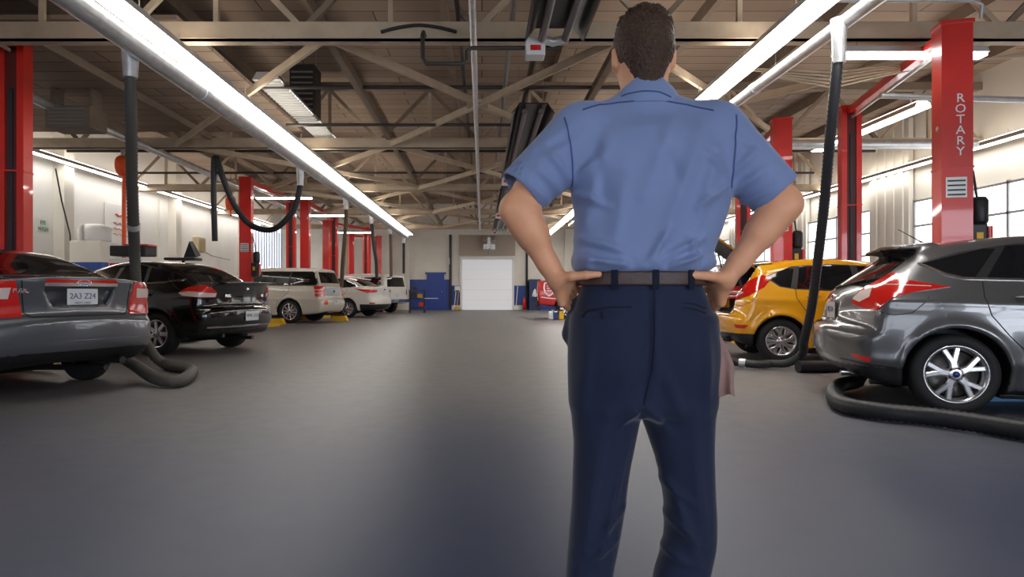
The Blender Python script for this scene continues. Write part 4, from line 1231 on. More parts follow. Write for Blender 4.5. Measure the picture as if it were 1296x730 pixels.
# ------------------------------------------------------------------ the building
XL, XR, YF, YN, ZC = -10.6, 10.5, 35.0, -7.0, 5.6
def nodemat(name, fn):
    m = bpy.data.materials.new(name); m.use_nodes = True
    nt = m.node_tree; b = nt.nodes['Principled BSDF']
    fn(nt, b, lambda t: nt.nodes.new(t), nt.links.new)
    MATS[name] = m
    return m
def floor_nodes(nt, b, N, L):
    tc = N('ShaderNodeTexCoord')
    n1 = N('ShaderNodeTexNoise'); n1.inputs['Scale'].default_value = .35; n1.inputs['Detail'].default_value = 6
    mp = N('ShaderNodeMapping'); mp.inputs['Scale'].default_value = (1, .35, 1)
    L(tc.outputs['Object'], mp.inputs['Vector']); L(mp.outputs['Vector'], n1.inputs['Vector'])
    r1 = N('ShaderNodeValToRGB')
    r1.color_ramp.elements[0].position = .3; r1.color_ramp.elements[0].color = srgb(100, 97, 98)
    r1.color_ramp.elements[1].position = .72; r1.color_ramp.elements[1].color = srgb(130, 126, 124)
    L(n1.outputs['Fac'], r1.inputs['Fac'])
    n2 = N('ShaderNodeTexNoise'); n2.inputs['Scale'].default_value = 6; n2.inputs['Detail'].default_value = 8
    L(tc.outputs['Object'], n2.inputs['Vector'])
    r2 = N('ShaderNodeValToRGB')
    r2.color_ramp.elements[0].position = .34; r2.color_ramp.elements[0].color = (.72, .72, .74, 1)
    r2.color_ramp.elements[1].position = .6; r2.color_ramp.elements[1].color = (1, 1, 1, 1)
    L(n2.outputs['Fac'], r2.inputs['Fac'])
    mx = N('ShaderNodeMix'); mx.data_type = 'RGBA'; mx.blend_type = 'MULTIPLY'; mx.inputs[0].default_value = .55
    L(r1.outputs['Color'], mx.inputs[6]); L(r2.outputs['Color'], mx.inputs[7])
    # darkening towards the camera, painted into the base colour as slate blue
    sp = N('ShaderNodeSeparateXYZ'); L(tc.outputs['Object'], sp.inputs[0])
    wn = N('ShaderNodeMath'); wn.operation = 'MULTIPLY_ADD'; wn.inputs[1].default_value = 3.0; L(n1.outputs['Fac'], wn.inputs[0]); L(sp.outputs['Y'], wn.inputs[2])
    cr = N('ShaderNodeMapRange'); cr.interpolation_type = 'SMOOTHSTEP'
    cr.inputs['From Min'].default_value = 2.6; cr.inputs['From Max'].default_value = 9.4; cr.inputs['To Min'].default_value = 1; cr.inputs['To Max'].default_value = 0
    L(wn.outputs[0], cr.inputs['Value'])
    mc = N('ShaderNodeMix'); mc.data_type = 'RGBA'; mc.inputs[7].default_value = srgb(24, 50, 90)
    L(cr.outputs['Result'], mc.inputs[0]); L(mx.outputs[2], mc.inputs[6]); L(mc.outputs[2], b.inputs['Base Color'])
    rr = N('ShaderNodeMapRange'); rr.inputs['To Min'].default_value = .38; rr.inputs['To Max'].default_value = .58
    L(n1.outputs['Fac'], rr.inputs['Value']); L(rr.outputs['Result'], b.inputs['Roughness'])
    bp = N('ShaderNodeBump'); bp.inputs['Strength'].default_value = .08; L(n2.outputs['Fac'], bp.inputs['Height']); L(bp.outputs['Normal'], b.inputs['Normal'])
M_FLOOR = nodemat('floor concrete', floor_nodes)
def deck_nodes(nt, b, N, L):
    tc = N('ShaderNodeTexCoord')
    br = N('ShaderNodeTexBrick'); br.inputs['Scale'].default_value = 1.0
    br.inputs['Brick Width'].default_value = 3.6; br.inputs['Row Height'].default_value = .42; br.inputs['Mortar Size'].default_value = .012
    br.inputs['Color1'].default_value = srgb(158, 138, 120); br.inputs['Color2'].default_value = srgb(142, 122, 106); br.inputs['Mortar'].default_value = srgb(84, 70, 60)
    L(tc.outputs['Object'], br.inputs['Vector'])
    n = N('ShaderNodeTexNoise'); n.inputs['Scale'].default_value = .8; n.inputs['Detail'].default_value = 5
    L(tc.outputs['Object'], n.inputs['Vector'])
    mr = N('ShaderNodeMapRange'); mr.inputs['To Min'].default_value = .7; mr.inputs['To Max'].default_value = 1.2
    L(n.outputs['Fac'], mr.inputs['Value'])
    sc = N('ShaderNodeVectorMath'); sc.operation = 'SCALE'
    L(br.outputs['Color'], sc.inputs[0]); L(mr.outputs['Result'], sc.inputs['Scale']); L(sc.outputs['Vector'], b.inputs['Base Color'])
    b.inputs['Roughness'].default_value = .9
M_DECK = nodemat('roof deck boards', deck_nodes)
M_WALL = mat('wall cream paint', srgb(226, 221, 210), .7, noise=.06, nscale=1.2)
M_WALLW = mat('wall white paint', srgb(232, 230, 225), .65, noise=.05, nscale=1.0)
M_BLUEW = mat('blue wall paint', srgb(44, 74, 150), .5, noise=.08, nscale=2)
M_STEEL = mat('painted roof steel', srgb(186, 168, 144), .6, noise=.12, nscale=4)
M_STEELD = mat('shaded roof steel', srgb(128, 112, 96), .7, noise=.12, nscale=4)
M_GALV = mat('galvanized duct', (.66, .67, .68, 1), .34, .6, noise=.12, nscale=9)
M_PIPE = mat('grey pipe', (.30, .29, .28, 1), .5, .3)
M_DPIPE = mat('dark pipe', (.05, .045, .04, 1), .5, .2)
M_RED = mat('lift red paint', srgb(214, 34, 22), .35, coat=.5, noise=.08, nscale=3)
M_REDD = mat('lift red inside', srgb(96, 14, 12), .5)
M_YEL = mat('safety yellow', srgb(228, 178, 20), .45)
M_TUBE = mat('lamp diffuser', (1, .97, .92, 1), .4, emit=20.0, ecol=(1, .965, .91, 1))
M_TUBE2 = mat('lamp diffuser wall', (1, .97, .92, 1), .4, emit=14.0, ecol=(1, .965, .91, 1))
M_UP = mat('added uplight glow', (1, .95, .88, 1), .4, emit=9.0, ecol=(1, .9, .78, 1))  # glow for the added plates that brighten the ceiling
M_HOUS = mat('lamp housing', (.62, .62, .60, 1), .4)
M_HOSE = mat('black hose rubber', (.012, .013, .017, 1), .5, bump=.1, bscale=50)
M_HOSEG = mat('grey hose', (.07, .066, .058, 1), .55, bump=.1, bscale=50)
M_HOSED = mat('charcoal hose', (.030, .031, .036, 1), .5, bump=.1, bscale=50)
M_HOSEB = mat('tan hose', srgb(104, 84, 62), .55)
M_DAY = mat('daylit frosted glass', (.9, .93, .95, 1), .3, emit=2.4, ecol=(.95, .98, 1, 1))
M_DOOR = mat('white roller door', (.85, .86, .88, 1), .4, emit=.2, ecol=(.9, .92, 1, 1))  # weak emission painted in so the closed door looks brightly lit
M_ALU = mat('aluminium frame', (.35, .36, .37, 1), .4, .6)
M_WHITEM = mat('white enamel', (.78, .78, .76, 1), .35)

def struct(name, mb, m, parent=None, kind='structure'):
    o = mb.build(name, m, parent)
    if parent is None: o['kind'] = kind
    return o
def sbox(name, lo, hi, m, parent=None):
    mb = MB(); c = [(a + b) / 2 for a, b in zip(lo, hi)]; s = [b - a for a, b in zip(lo, hi)]
    mb.box(c, s)
    return struct(name, mb, m, parent)
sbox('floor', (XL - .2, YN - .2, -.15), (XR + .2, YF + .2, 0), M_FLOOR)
sbox('ceiling', (XL - .2, YN - .2, ZC), (XR + .2, YF + .2, ZC + .15), M_DECK)
sbox('wall_left', (XL - .2, YN, 0), (XL, YF, ZC), M_WALLW)
sbox('wall_near', (XL - .2, YN - .2, 0), (XR + .2, YN, ZC), M_WALL)
sbox('wall_right', (XR, YN, 0), (XR + .2, YF, ZC), M_WALL)
sbox('wall_far', (XL - .2, YF, 0), (XR + .2, YF + .2, ZC), M_WALL)
# far wall: roller door, blue painted base, blue door
sbox('trim_1', (-3.9, YF - .03, 0), (-1.62, YF, 1.6), M_BLUEW)
sbox('trim_2', (-1.6, YF - .03, .25), (-1.08, YF, 1.28), M_BLUEW)
sbox('trim_3', (1.62, YF - .03, .25), (2.3, YF, 1.28), M_BLUEW)
sbox('trim_4', (2.36, YF - .05, 0), (9.0, YF, 1.55), M_BLUEW)
sbox('trim_5', (-1.22, YF - .04, 2.85), (1.75, YF, 3.95), mat('panel over door', srgb(176, 164, 150), .7))
d1 = sbox('door_1', (-1.04, YF - .08, 0), (1.58, YF - .02, 2.66), M_DOOR)
mb = MB()
for k in range(1, 5): mb.box((.27, YF - .085, .53 * k), (2.6, .008, .02))
mb.build('door_seams', M_WHITEM, d1)
mb = MB(); mb.box((.27, YF - .12, 2.73), (2.85, .16, .16), bev=.03); mb.box((-1.1, YF - .06, 1.35), (.1, .1, 2.7)); mb.box((1.64, YF - .06, 1.35), (.1, .1, 2.7))
mb.build('door_frame', M_WHITEM, d1)
d2 = sbox('door_2', (-2.9, YF - .09, 0), (-1.98, YF - .03, 1.88), mat('blue door paint', srgb(34, 64, 146), .4))
mb = MB(); mb.ball((-2.1, YF - .12, .95), .04); mb.build('door_knob', M_CHROME, d2)
mb = MB(); mb.box((-2.44, YF - .04, 1.93), (1.1, .03, .10)); mb.build('door_frame', M_BLUEW, d2)
# columns along the walls
k = 6
for yy in (12.2, 14.0, 16.6, 22.6, 29.0):
    sbox('trim_%d' % k, (XL, yy - .2, 0), (XL + .28, yy + .2, ZC), M_WALL); k += 1
for xx in (-7.4, -5.0, -3.95, 4.5, 7.5):
    sbox('trim_%d' % k, (xx - .15, YF - .2, 0), (xx + .15, YF, ZC), M_WALL); k += 1
for yy in (16.9, 22.0, 27.0):
    mb = MB()
    for j in range(9):
        mb.box((XR - .1, yy - .72 + j * .18, 2.6), (.2 if j % 2 else .12, .18, 5.2))
    struct('trim_%d' % k, mb, M_WALL); k += 1
# daylit overhead doors along the right wall
w = 1
for (ya, yb) in ((7.6, 11.4), (12.2, 16.0), (17.8, 21.2), (22.8, 26.2), (27.8, 31.5)):
    o = sbox('window_%d' % w, (XR - .05, ya, .15), (XR - .01, yb, 3.15), M_DAY); w += 1
    mb = MB()
    n = 4
    for j in range(n + 1): mb.box((XR - .06, ya + (yb - ya) * j / n, 1.65), (.06, .06, 3.1))
    for zz in (.12, .75, 1.35, 1.95, 2.55, 3.15): mb.box((XR - .06, (ya + yb) / 2, zz), (.06, yb - ya, .045))
    mb.build('window_frame', M_ALU, o)
# added glowing panels on the unseen near wall, fill light from behind the camera
for (xa, xb) in ((-7.5, -3.0), (-1.6, 2.9), (4.2, 8.7)):
    st = 9.0 if xa > 4 else 4.0
    o = sbox('window_%d' % w, (xa, YN + .01, .1), (xb, YN + .05, 3.3), mat('added fill glow %d' % int(st), (.8, .88, 1, 1), .3, emit=st, ecol=(.84, .9, 1, 1))); w += 1  # added fill panel, shares the numbering of the windows
    mb = MB()
    for j in range(5): mb.box((xa + (xb - xa) * j / 4, YN + .07, 1.7), (.07, .06, 3.3))
    for zz in (.1, .9, 1.7, 2.5, 3.3): mb.box(((xa + xb) / 2, YN + .07, zz), (xb - xa, .06, .05))
    mb.build('window_frame', M_ALU, o)  # bars across the added fill panels
# tall blinds window at the far end of the left wall
o = sbox('window_%d' % w, (XL + .01, 30.4, 1.0), (XL + .05, 34.8, 4.35), mat('daylit blinds', (.85, .87, .9, 1), .5, emit=1.3))
mb = MB()
for j in range(12): mb.box((XL + .08, 30.5 + j * .39, 2.9 + .4 * (j % 3 == 0)), (.04, .045, 2.2))
mb.build('blind_slats', mat('blind grey', srgb(110, 122, 150), .6), o)

# lower flat soffit over the nearer bays
for (xa, xb, ya, yb) in ((XL, -3.75, 8.15, 13.9),):
    mb = MB(); mb.box(((xa + xb) / 2, (ya + yb) / 2, 4.36), (xb - xa, yb - ya, .06)); struct('ceiling', mb, M_DECK)
# roof: purlins and trusses
k = 60
for xx in (-9.0, -6.9, -4.8, -2.7, -.6, 1.5, 3.6, 5.7, 7.8, 9.6):
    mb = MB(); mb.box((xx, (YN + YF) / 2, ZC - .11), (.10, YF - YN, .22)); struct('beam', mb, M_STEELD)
order = ['first', 'second', 'third', 'fourth', 'fifth']
def bar(mb, a, b, w=.08, h=.08):
    a = Vector(a); b = Vector(b); d = (b - a).normalized()
    u = d.cross(Vector((0, 1, 0)))
    if u.length < .1: u = d.cross(Vector((0, 0, 1)))
    u.normalize(); v = d.cross(u)
    c = []
    for p in (a, b): c += [p + u * w / 2 + v * h / 2, p - u * w / 2 + v * h / 2, p - u * w / 2 - v * h / 2, p + u * w / 2 - v * h / 2]
    mb.add(c, [(0, 1, 5, 4), (1, 2, 6, 5), (2, 3, 7, 6), (3, 0, 4, 7), (3, 2, 1, 0), (4, 5, 6, 7)])
TR = [8.0, 14.0, 20.0, 26.0, 32.0]
for i, yy in enumerate(TR):
    t = empty('roof_truss', 'cream steel roof truss spanning the hall, %s from the camera' % order[i], 'roof truss', (0, yy, 4.0), 0, 'roof trusses')
    mb = MB(); mb.box(((XL + XR) / 2, -.06, .10), (XR - XL, .10, .20)); mb.box(((XL + XR) / 2, 0, .01), (XR - XL, .24, .02)); mb.build('bottom_chord', M_STEEL, t)
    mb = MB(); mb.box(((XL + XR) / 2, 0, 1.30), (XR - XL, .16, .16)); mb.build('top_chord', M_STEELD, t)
    n = 10; st = (XR - XL) / n
    for j in range(n):
        x = XL + j * st
        for (a, b) in (((x, .15), (x + st / 2, 1.25)), ((x + st / 2, 1.25), (x + st, .15))):
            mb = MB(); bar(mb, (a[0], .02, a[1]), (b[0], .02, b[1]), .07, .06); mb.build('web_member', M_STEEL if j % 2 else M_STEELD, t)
        mb = MB(); bar(mb, (x + st / 2, .04, .15), (x + st / 2, .04, 1.25), .06, .06); mb.build('web_member', M_STEEL, t)
pos = ['the first and second', 'the second and third', 'the third and fourth', 'the fourth and fifth']
for i in range(4):
    y0, y1 = TR[i], TR[i + 1]
    t = empty('cross_bracing', 'flat cream X bracing between %s roof trusses' % pos[i], 'bracing', (0, y0, 4.1), 0, 'roof cross bracing')
    for (xa, xb) in ((-1.9, 1.75), (1.75, -1.9), (-1.9, -6.4), (-6.4, -1.9), (1.75, 6.4), (6.4, 1.75))[0 if i else 0:]:
        if i == 0 and xa == -6.4: continue
        mb = MB(); bar(mb, (xa, .1, 0), (xb, y1 - y0 - .1, .03 if xa < xb else -.03), .11, .05); mb.build('brace', M_STEEL, t)
    mb = MB(); mb.box((-.08, (y1 - y0) / 2, 0), (.36, .36, .06)); mb.build('gusset_plate', M_STEEL, t)
    for xa in (-5.7, -1.95, 1.8):
        mb = MB(); bar(mb, (xa, .1, .12), (xa, y1 - y0 - .1, .12), .10, .12); mb.build('strut', M_STEELD, t)

# pipes and conduits under the roof
def catmull(P, step=.03):
    P = [Vector(p) for p in P]
    P = [P[0] * 2 - P[1]] + P + [P[-1] * 2 - P[-2]]
    out = []
    for i in range(1, len(P) - 2):
        a, b, c, d = P[i - 1:i + 3]
        n = max(2, int((c - b).length / step))
        for k in range(n):
            t = k / n
            out.append(.5 * ((2 * b) + (c - a) * t + (2 * a - 5 * b + 4 * c - d) * t * t + (3 * b - a - 3 * c + d) * t ** 3))
    out.append(P[-2])
    return out
def pipe(name, label, cat, pts, r, m, group=None, n=10):
    c = Vector(pts[0]); mb = MB(); mb.tube(pts, r, n)
    return tag(mb.build(name, m, None, loc=tuple(c)), label, cat, group)
pipe('conduit', 'bright metal conduit running down the middle of the roof', 'pipe', [(-.10, 2.5, 3.95), (-.10, 32, 3.95)], .04, M_GALV)
pipe('conduit', 'thin brown conduit just beside the bright middle conduit', 'pipe', [(-.30, 2.5, 4.3), (-.26, 20, 4.3), (-.26, 32, 4.3)], .03, M_DPIPE)
pipe('conduit', 'grey conduit between the middle conduit and the tube heaters', 'pipe', [(.36, 4, 4.25), (.36, 33, 4.25)], .035, M_PIPE)
pipe('conduit', 'dark pipe above the tube heaters', 'pipe', [(.78, 5, 4.5), (.78, 33, 4.5)], .05, M_DPIPE)
for (yy, zz, r, nm) in ((8.6, 4.25, .035, 'just past the first roof truss'), (10.6, 4.25, .03, 'midway between the first and second roof trusses'), (12.2, 4.05, .028, 'shortly before the second roof truss'), (15.2, 4.2, .03, 'just past the second roof truss'), (18.0, 4.2, .03, 'midway between the second and third roof trusses')):
    pipe('sprinkler_pipe', 'dark sprinkler pipe crossing the hall %s' % nm, 'pipe', [(-9.5 if yy < 9 or yy > 12.5 else -3.6, yy, zz), (9.0 if yy > 12.5 else 2.2, yy, zz)], r, M_DPIPE, 'sprinkler pipes')
pipe('sprinkler_pipe', 'short dark pipe with two bends near the middle conduit', 'pipe', [(-.68, 7.9, 4.03), (-.68, 7.7, 4.0), (-.68, 7.6, 3.93), (-.68, 7.6, 3.66), (-.64, 7.6, 3.60), (-.22, 7.6, 3.60), (-.17, 7.6, 3.64), (-.17, 7.6, 3.74), (-.12, 7.6, 3.78), (.9, 7.6, 3.78)], .025, M_DPIPE)
pipe('cable', 'loose black cable draped along the first roof truss', 'cable', catmull([(-1.2, 7.875, 4.07), (-1.0, 7.87, 4.12), (-.75, 7.87, 4.15), (-.5, 7.87, 4.12), (-.3, 7.875, 4.07)], .05), .02, M_HOSE)
pipe('overhead_pipe', 'light grey pipe high along the car bays by the whiteboard wall', 'pipe', [(-7.0, 7, 4.0), (-7.0, 33, 4.0)], .075, M_GALV)
pipe('overhead_pipe', 'wide silver pipe behind the red lifts of the grey hatchback', 'pipe', [(4.2, 12.9, 3.85), (9.6, 12.9, 3.85)], .09, M_GALV)
pipe('overhead_pipe', 'silver rail above the daylit doors behind the lettered red lift', 'pipe', [(5.4, 9.0, 3.65), (10.0, 9.0, 3.5)], .04, M_GALV)
for j in range(5):
    pipe('cable', 'pale cable slung between the red lift columns under the roof', 'cable', [(3.5 + .1 * j, 8.8, 3.95 - .03 * j), (4.6, 8.7, 3.86 - .05 * j), (5.6, 8.6, 3.95 - .02 * j), (7.4, 8.4, 4.0 + .02 * j)], .012, M_STEEL, 'pale cables')
pipe('overhead_pipe', 'thin bent pipe arching over the lettered red lift column', 'pipe', [(3.6, 7.0, 4.06), (5.15, 7.0, 4.06), (5.27, 7.0, 4.02), (5.3, 7.05, 3.9)], .018, M_GALV)

# light strips
def rod(t, a, b, r=.006):
    mb = MB(); mb.tube([a, b], r, 6); mb.build('hanger_rod', M_PIPE, t)
def strip(label, x, w, z, y0, y1, m, tilt=0, group='long fluorescent strips', name='fluorescent_strip'):
    t = empty(name, label, 'light', (x, (y0 + y1) / 2, z), 0, group)
    L = y1 - y0
    mb = MB(); mb.prism([(-w / 2, 0), (-w * .36, .09), (w * .36, .09), (w / 2, 0), (w / 2 - .01, 0), (w * .34, .08), (-w * .34, .08), (-w / 2 + .01, 0)], -L / 2, L / 2, 'y'); mb.build('lamp_housing', M_HOUS, t)
    mb = MB(); mb.box((0, 0, .012), (w - .05, L - .03, .03), bev=.008); mb.build('diffuser', m, t)
    mb = MB(); mb.box((0, 0, .097), (w * .6, L - .05, .012)); mb.build('added_uplight_plate', M_UP, t)  # emissive plate added on top of the housing to brighten the ceiling
    for k in range(int(L / 3) + 1):
        yy = -L / 2 + .3 + k * 3.0
        if yy < L / 2: rod(t, (0, yy, .08), (0, yy, max(.2, 4.0 - z)))
    return t
strip('long bright light strip above the aisle on the black sedan side', -3.46, .28, 3.7, 3.4, 32.0, M_TUBE)
strip('long bright light strip above the aisle on the yellow hatchback side', 3.17, .32, 3.7, 3.4, 33.0, M_TUBE)
strip('long light strip along the top of the whiteboard wall', XL + .45, .22, 4.12, 10.0, 33.0, M_TUBE2)
strip('long light strip along the wall of daylit glass doors', XR - .35, .22, 3.92, 9.5, 33.0, M_TUBE2)
strip('short lit fixture above the yellow hatchback bay', 6.85, .28, 3.85, 10.3, 13.6, M_TUBE2, group=None, name='fluorescent_fixture')
def xfix(label, x0, x1, y, z):
    t = empty('fluorescent_fixture', label, 'light', ((x0 + x1) / 2, y, z), 0)
    L = x1 - x0
    mb = MB(); mb.prism([(-.1, 0), (-.06, .08), (.06, .08), (.1, 0)], -L / 2, L / 2, 'x'); mb.build('lamp_housing', M_HOUS, t)
    mb = MB(); mb.box((0, 0, -.02), (L - .02, .16, .04), bev=.01); mb.build('diffuser', M_TUBE2, t)
    [rod(t, (s * L * .35, 0, .08), (s * L * .35, 0, 4.0 - z + .1)) for s in (-1, 1)]
xfix('lit fixture crossing behind the top of the lettered red lift column', 4.25, 6.05, 8.0, 3.85)
xfix('lit fixture hanging crosswise over the white wagon', -6.9, -5.2, 20.3, 3.85)
xfix('lit fixture hanging crosswise over the white sedan', -6.6, -5.1, 25.0, 3.85)
xfix('lit fixture hanging crosswise over the white utility vehicle', -7.2, -5.0, 30.6, 3.7)
t = empty('fluorescent_fixture', 'unlit grey fixture hung above the long light strip by the first bracing', 'light', (-3.35, 12.3, 4.28))
mb = MB(); mb.prism([(-.22, 0), (-.15, .12), (.15, .12), (.22, 0)], -2.0, 2.0, 'y'); mb.build('lamp_housing', M_GALV, t)
mb = MB()
for j in range(26): mb.box((.0, -1.9 + j * .15, -.01), (.40, .02, .04))
mb.build('louvre', M_HOUS, t)
t = empty('unit_heater', 'dark box unit heater hung between the roof trusses', 'heater', (-3.35, 12.6, 4.75))
mb = MB(); mb.box((0, 0, 0), (.48, .5, .95), bev=.03); mb.build('casing', M_DPIPE, t)
mb = MB(); [mb.box((0, -.26, -.38 + j * .1), (.4, .02, .03)) for j in range(8)]; mb.build('louvre', M_PIPE, t)
[rod(t, (s * .2, 0, .45), (s * .2, 0, .8), .01) for s in (-1, 1)]

# tube heaters
M_REFL = mat('heater reflector', (.02, .018, .018, 1), .35, .5)
def heater(label, y0, y1):
    t = empty('tube_heater', label, 'heater', (.80, (y0 + y1) / 2, 3.78), 0, 'black tube heaters')
    L = y1 - y0
    mb = MB(); o = [(-.33, -.02), (-.22, .14), (.22, .14), (.33, -.02)]; i = [(.315, -.02), (.21, .125), (-.21, .125), (-.315, -.02)]
    mb.prism(o + i, -L / 2, L / 2, 'y'); mb.build('reflector', M_REFL, t)
    for s in (-1, 1):
        mb = MB(); mb.tube([(s * .13, -L / 2 + .1, .03), (s * .13, L / 2 + .05, .03)], .045, 12); mb.build('heater_tube', mat('heater tube', (.14, .13, .13, 1), .35, .9), t)
    mb = MB(); mb.tube([(-.13, L / 2 + .05, .03), (0, L / 2 + .16, .03), (.13, L / 2 + .05, .03)], .05, 12); mb.build('return_bend', M_GALV, t)
    mb = MB(); mb.box((-.20, L / 2 + .18, -.04), (.22, .22, .20), bev=.015); b = mb.build('burner_box', M_WHITEM, t)
    mb = MB(); mb.box((-.20, L / 2 + .068, -.06), (.12, .006, .06)); mb.build('warning_label', M_REDLENS, b)
    for k in (-.4, .0, .4):
        for s in (-1, 1): rod(t, (s * .2, k * L, .13), (s * .2, k * L, .9), .008)
heater('black tube heater under the roof, first in the row and nearest the camera', 2.6, 7.35)
heater('black tube heater under the roof, second in the row', 10.3, 16.4)
heater('black tube heater under the roof, third in the row', 18.2, 24.0)
heater('black tube heater under the roof, last in the row by the far wall', 26.0, 31.0)

# exhaust ducts and hoses
def duct(label, x, z, r, y0, y1):
    t = empty('exhaust_duct', label, 'duct', (x, (y0 + y1) / 2, z), 0, 'exhaust ducts')
    L = y1 - y0
    mb = MB(); mb.tube([(0, -L / 2 + L * k / 40, 0) for k in range(41)], r, 24); mb.build('duct_pipe', M_GALV, t)
    for k in range(int(L / 3)):
        yy = -L / 2 + 1.4 + 3 * k
        mb = MB(); mb.tube([(0, yy - .05, 0), (0, yy + .05, 0)], r + .008, 24); mb.build('joint_collar', M_GALV, t)
    for k in range(int(L / 3)):
        yy = -L / 2 + .8 + 3 * k
        rod(t, (0, yy, r), (0, yy, 4.02 - z))
duct('fat silver exhaust duct below the light strip on the black sedan side', -3.56, 3.52, .11, -5, 31.2)
duct('slim silver exhaust duct below the light strip on the yellow hatchback side', 3.45, 3.56, .068, -5, 26)
def hose(label, pts, r, m, sleeve=None, tee=None, group=None, cuff=None, rib=.07):
    Q = catmull(pts, .022)
    t = empty('exhaust_hose', label, 'hose', tuple(Q[0]), 0, group)
    rs = [r * (1 + rib * (1 if k % 2 else -1)) for k in range(len(Q))]
    o0 = Q[0]
    mb = MB(); mb.tube([q - o0 for q in Q], rs, 14); mb.build('hose_tube', m, t)
    if sleeve:
        mb = MB(); mb.tube([Vector((0, 0, .12)), Vector((0, 0, -.05)), Vector((0, 0, -sleeve))], [r * 1.5, r * 1.3, r * 1.15], 18); mb.build('metal_sleeve', M_GALV, t)
    if cuff is not None:
        q = Q[int(cuff * (len(Q) - 1))] - o0; q2 = Q[min(len(Q) - 1, int(cuff * (len(Q) - 1)) + 3)] - o0
        mb = MB(); mb.tube([q, q2], r * 1.18, 16); mb.build('hose_clamp', M_GALV, t)
    return t
P_ = lambda px, py, d: tuple(at(px, py, d))
def PF_(px, py, z):                   # point at height z seen at that pixel
    d = (CAM_H - z) * F_PX / (py - VY)
    return ((px - VX) * d / F_PX, d, z)
hose('long ribbed exhaust hose dropping from the fat duct and looping behind the slate grey sedan', [P_(165, 72, 7.0), P_(166, 150, 7.15), P_(167, 230, 7.5), P_(170, 310, 7.95), P_(172, 360, 8.1), P_(176, 410, 8.2), (-4.15, 8.35, .22), (-4.0, 8.4, .07), (-3.6, 8.0, .07), PF_(243, 470, .07), PF_(226, 482, .07), PF_(196, 478, .09), PF_(172, 463, .16), PF_(150, 450, .27)], .062, M_HOSEG, .22, cuff=.28)
hose('black hose hanging in a wide loop from the fat duct above the black sedan', [P_(380, 216, 13.4), P_(379, 240, 13.4), P_(370, 268, 13.4), P_(346, 290, 13.4), P_(318, 285, 13.4), P_(298, 262, 13.4), P_(285, 233, 13.4), P_(275, 203, 13.4), P_(272, 200, 13.4), P_(270.5, 210, 13.4), P_(270.5, 250, 13.4), P_(272, 305, 13.4)], .058, M_HOSE, .3)
hose('brown exhaust hose dropping to the white wagon', [P_(438, 255, 18.3), P_(438, 275, 18.3), P_(436, 305, 18.4), P_(434, 330, 18.6), P_(432, 362, 18.9)], .055, M_HOSEB, .22)
hose('exhaust hose dropping to the white sedan', [P_(470, 275, 22.8), P_(471, 290, 22.8), P_(473, 310, 22.8), P_(476, 330, 23), P_(477, 352, 23.2)], .06, M_HOSEG, .22)
hose('exhaust hose dropping above the white utility vehicle, nearer of two', [P_(494, 290, 26.6), P_(494.5, 310, 26.6), P_(495, 350, 26.8)], .06, M_HOSEB, .2)
hose('exhaust hose dropping above the white utility vehicle, farther of two', [P_(511, 302, 30.6), P_(511, 320, 30.6), P_(511, 346, 30.6)], .06, M_HOSE, .2)
hose('long black exhaust hose from the slim duct down to the yellow hatchback', [P_(1062, 40, 6.3), P_(1058, 100, 6.35), P_(1050, 180, 6.6), P_(1043, 260, 7.0), P_(1035, 330, 7.4), P_(1027, 390, 7.7), P_(1018, 430, 8.0), (3.98, 8.25, .22), (3.86, 8.38, .09), (3.7, 8.5, .07), PF_(958, 461, .07), PF_(925, 457, .10), PF_(915, 452, .2)], .050, M_HOSED, .3, cuff=.86)
hose('thick black hose snaking on the floor around the wheel of the grey hatchback', [(4.1, 6.2, .25), (3.78, 6.55, .2), PF_(1085, 482, .10), PF_(1062, 488, .08), PF_(1056, 500, .075), PF_(1068, 512, .075), PF_(1110, 520, .075), PF_(1170, 526, .075), PF_(1230, 534, .075), PF_(1300, 545, .075), PF_(1370, 556, .075)], .066, M_HOSE)
mb = MB(); a = Vector(PF_(1010, 464, .075)); b = a + Vector((.85, .1, 0)); mb.tube([a + (b - a) * k / 30 for k in range(31)], [.075 * (1.03 if k % 2 else .97) for k in range(31)], 16)
tag(mb.build('exhaust_hose', M_HOSE, None, loc=tuple(a)), 'short straight black hose end lying behind the grey hatchback bumper', 'hose')

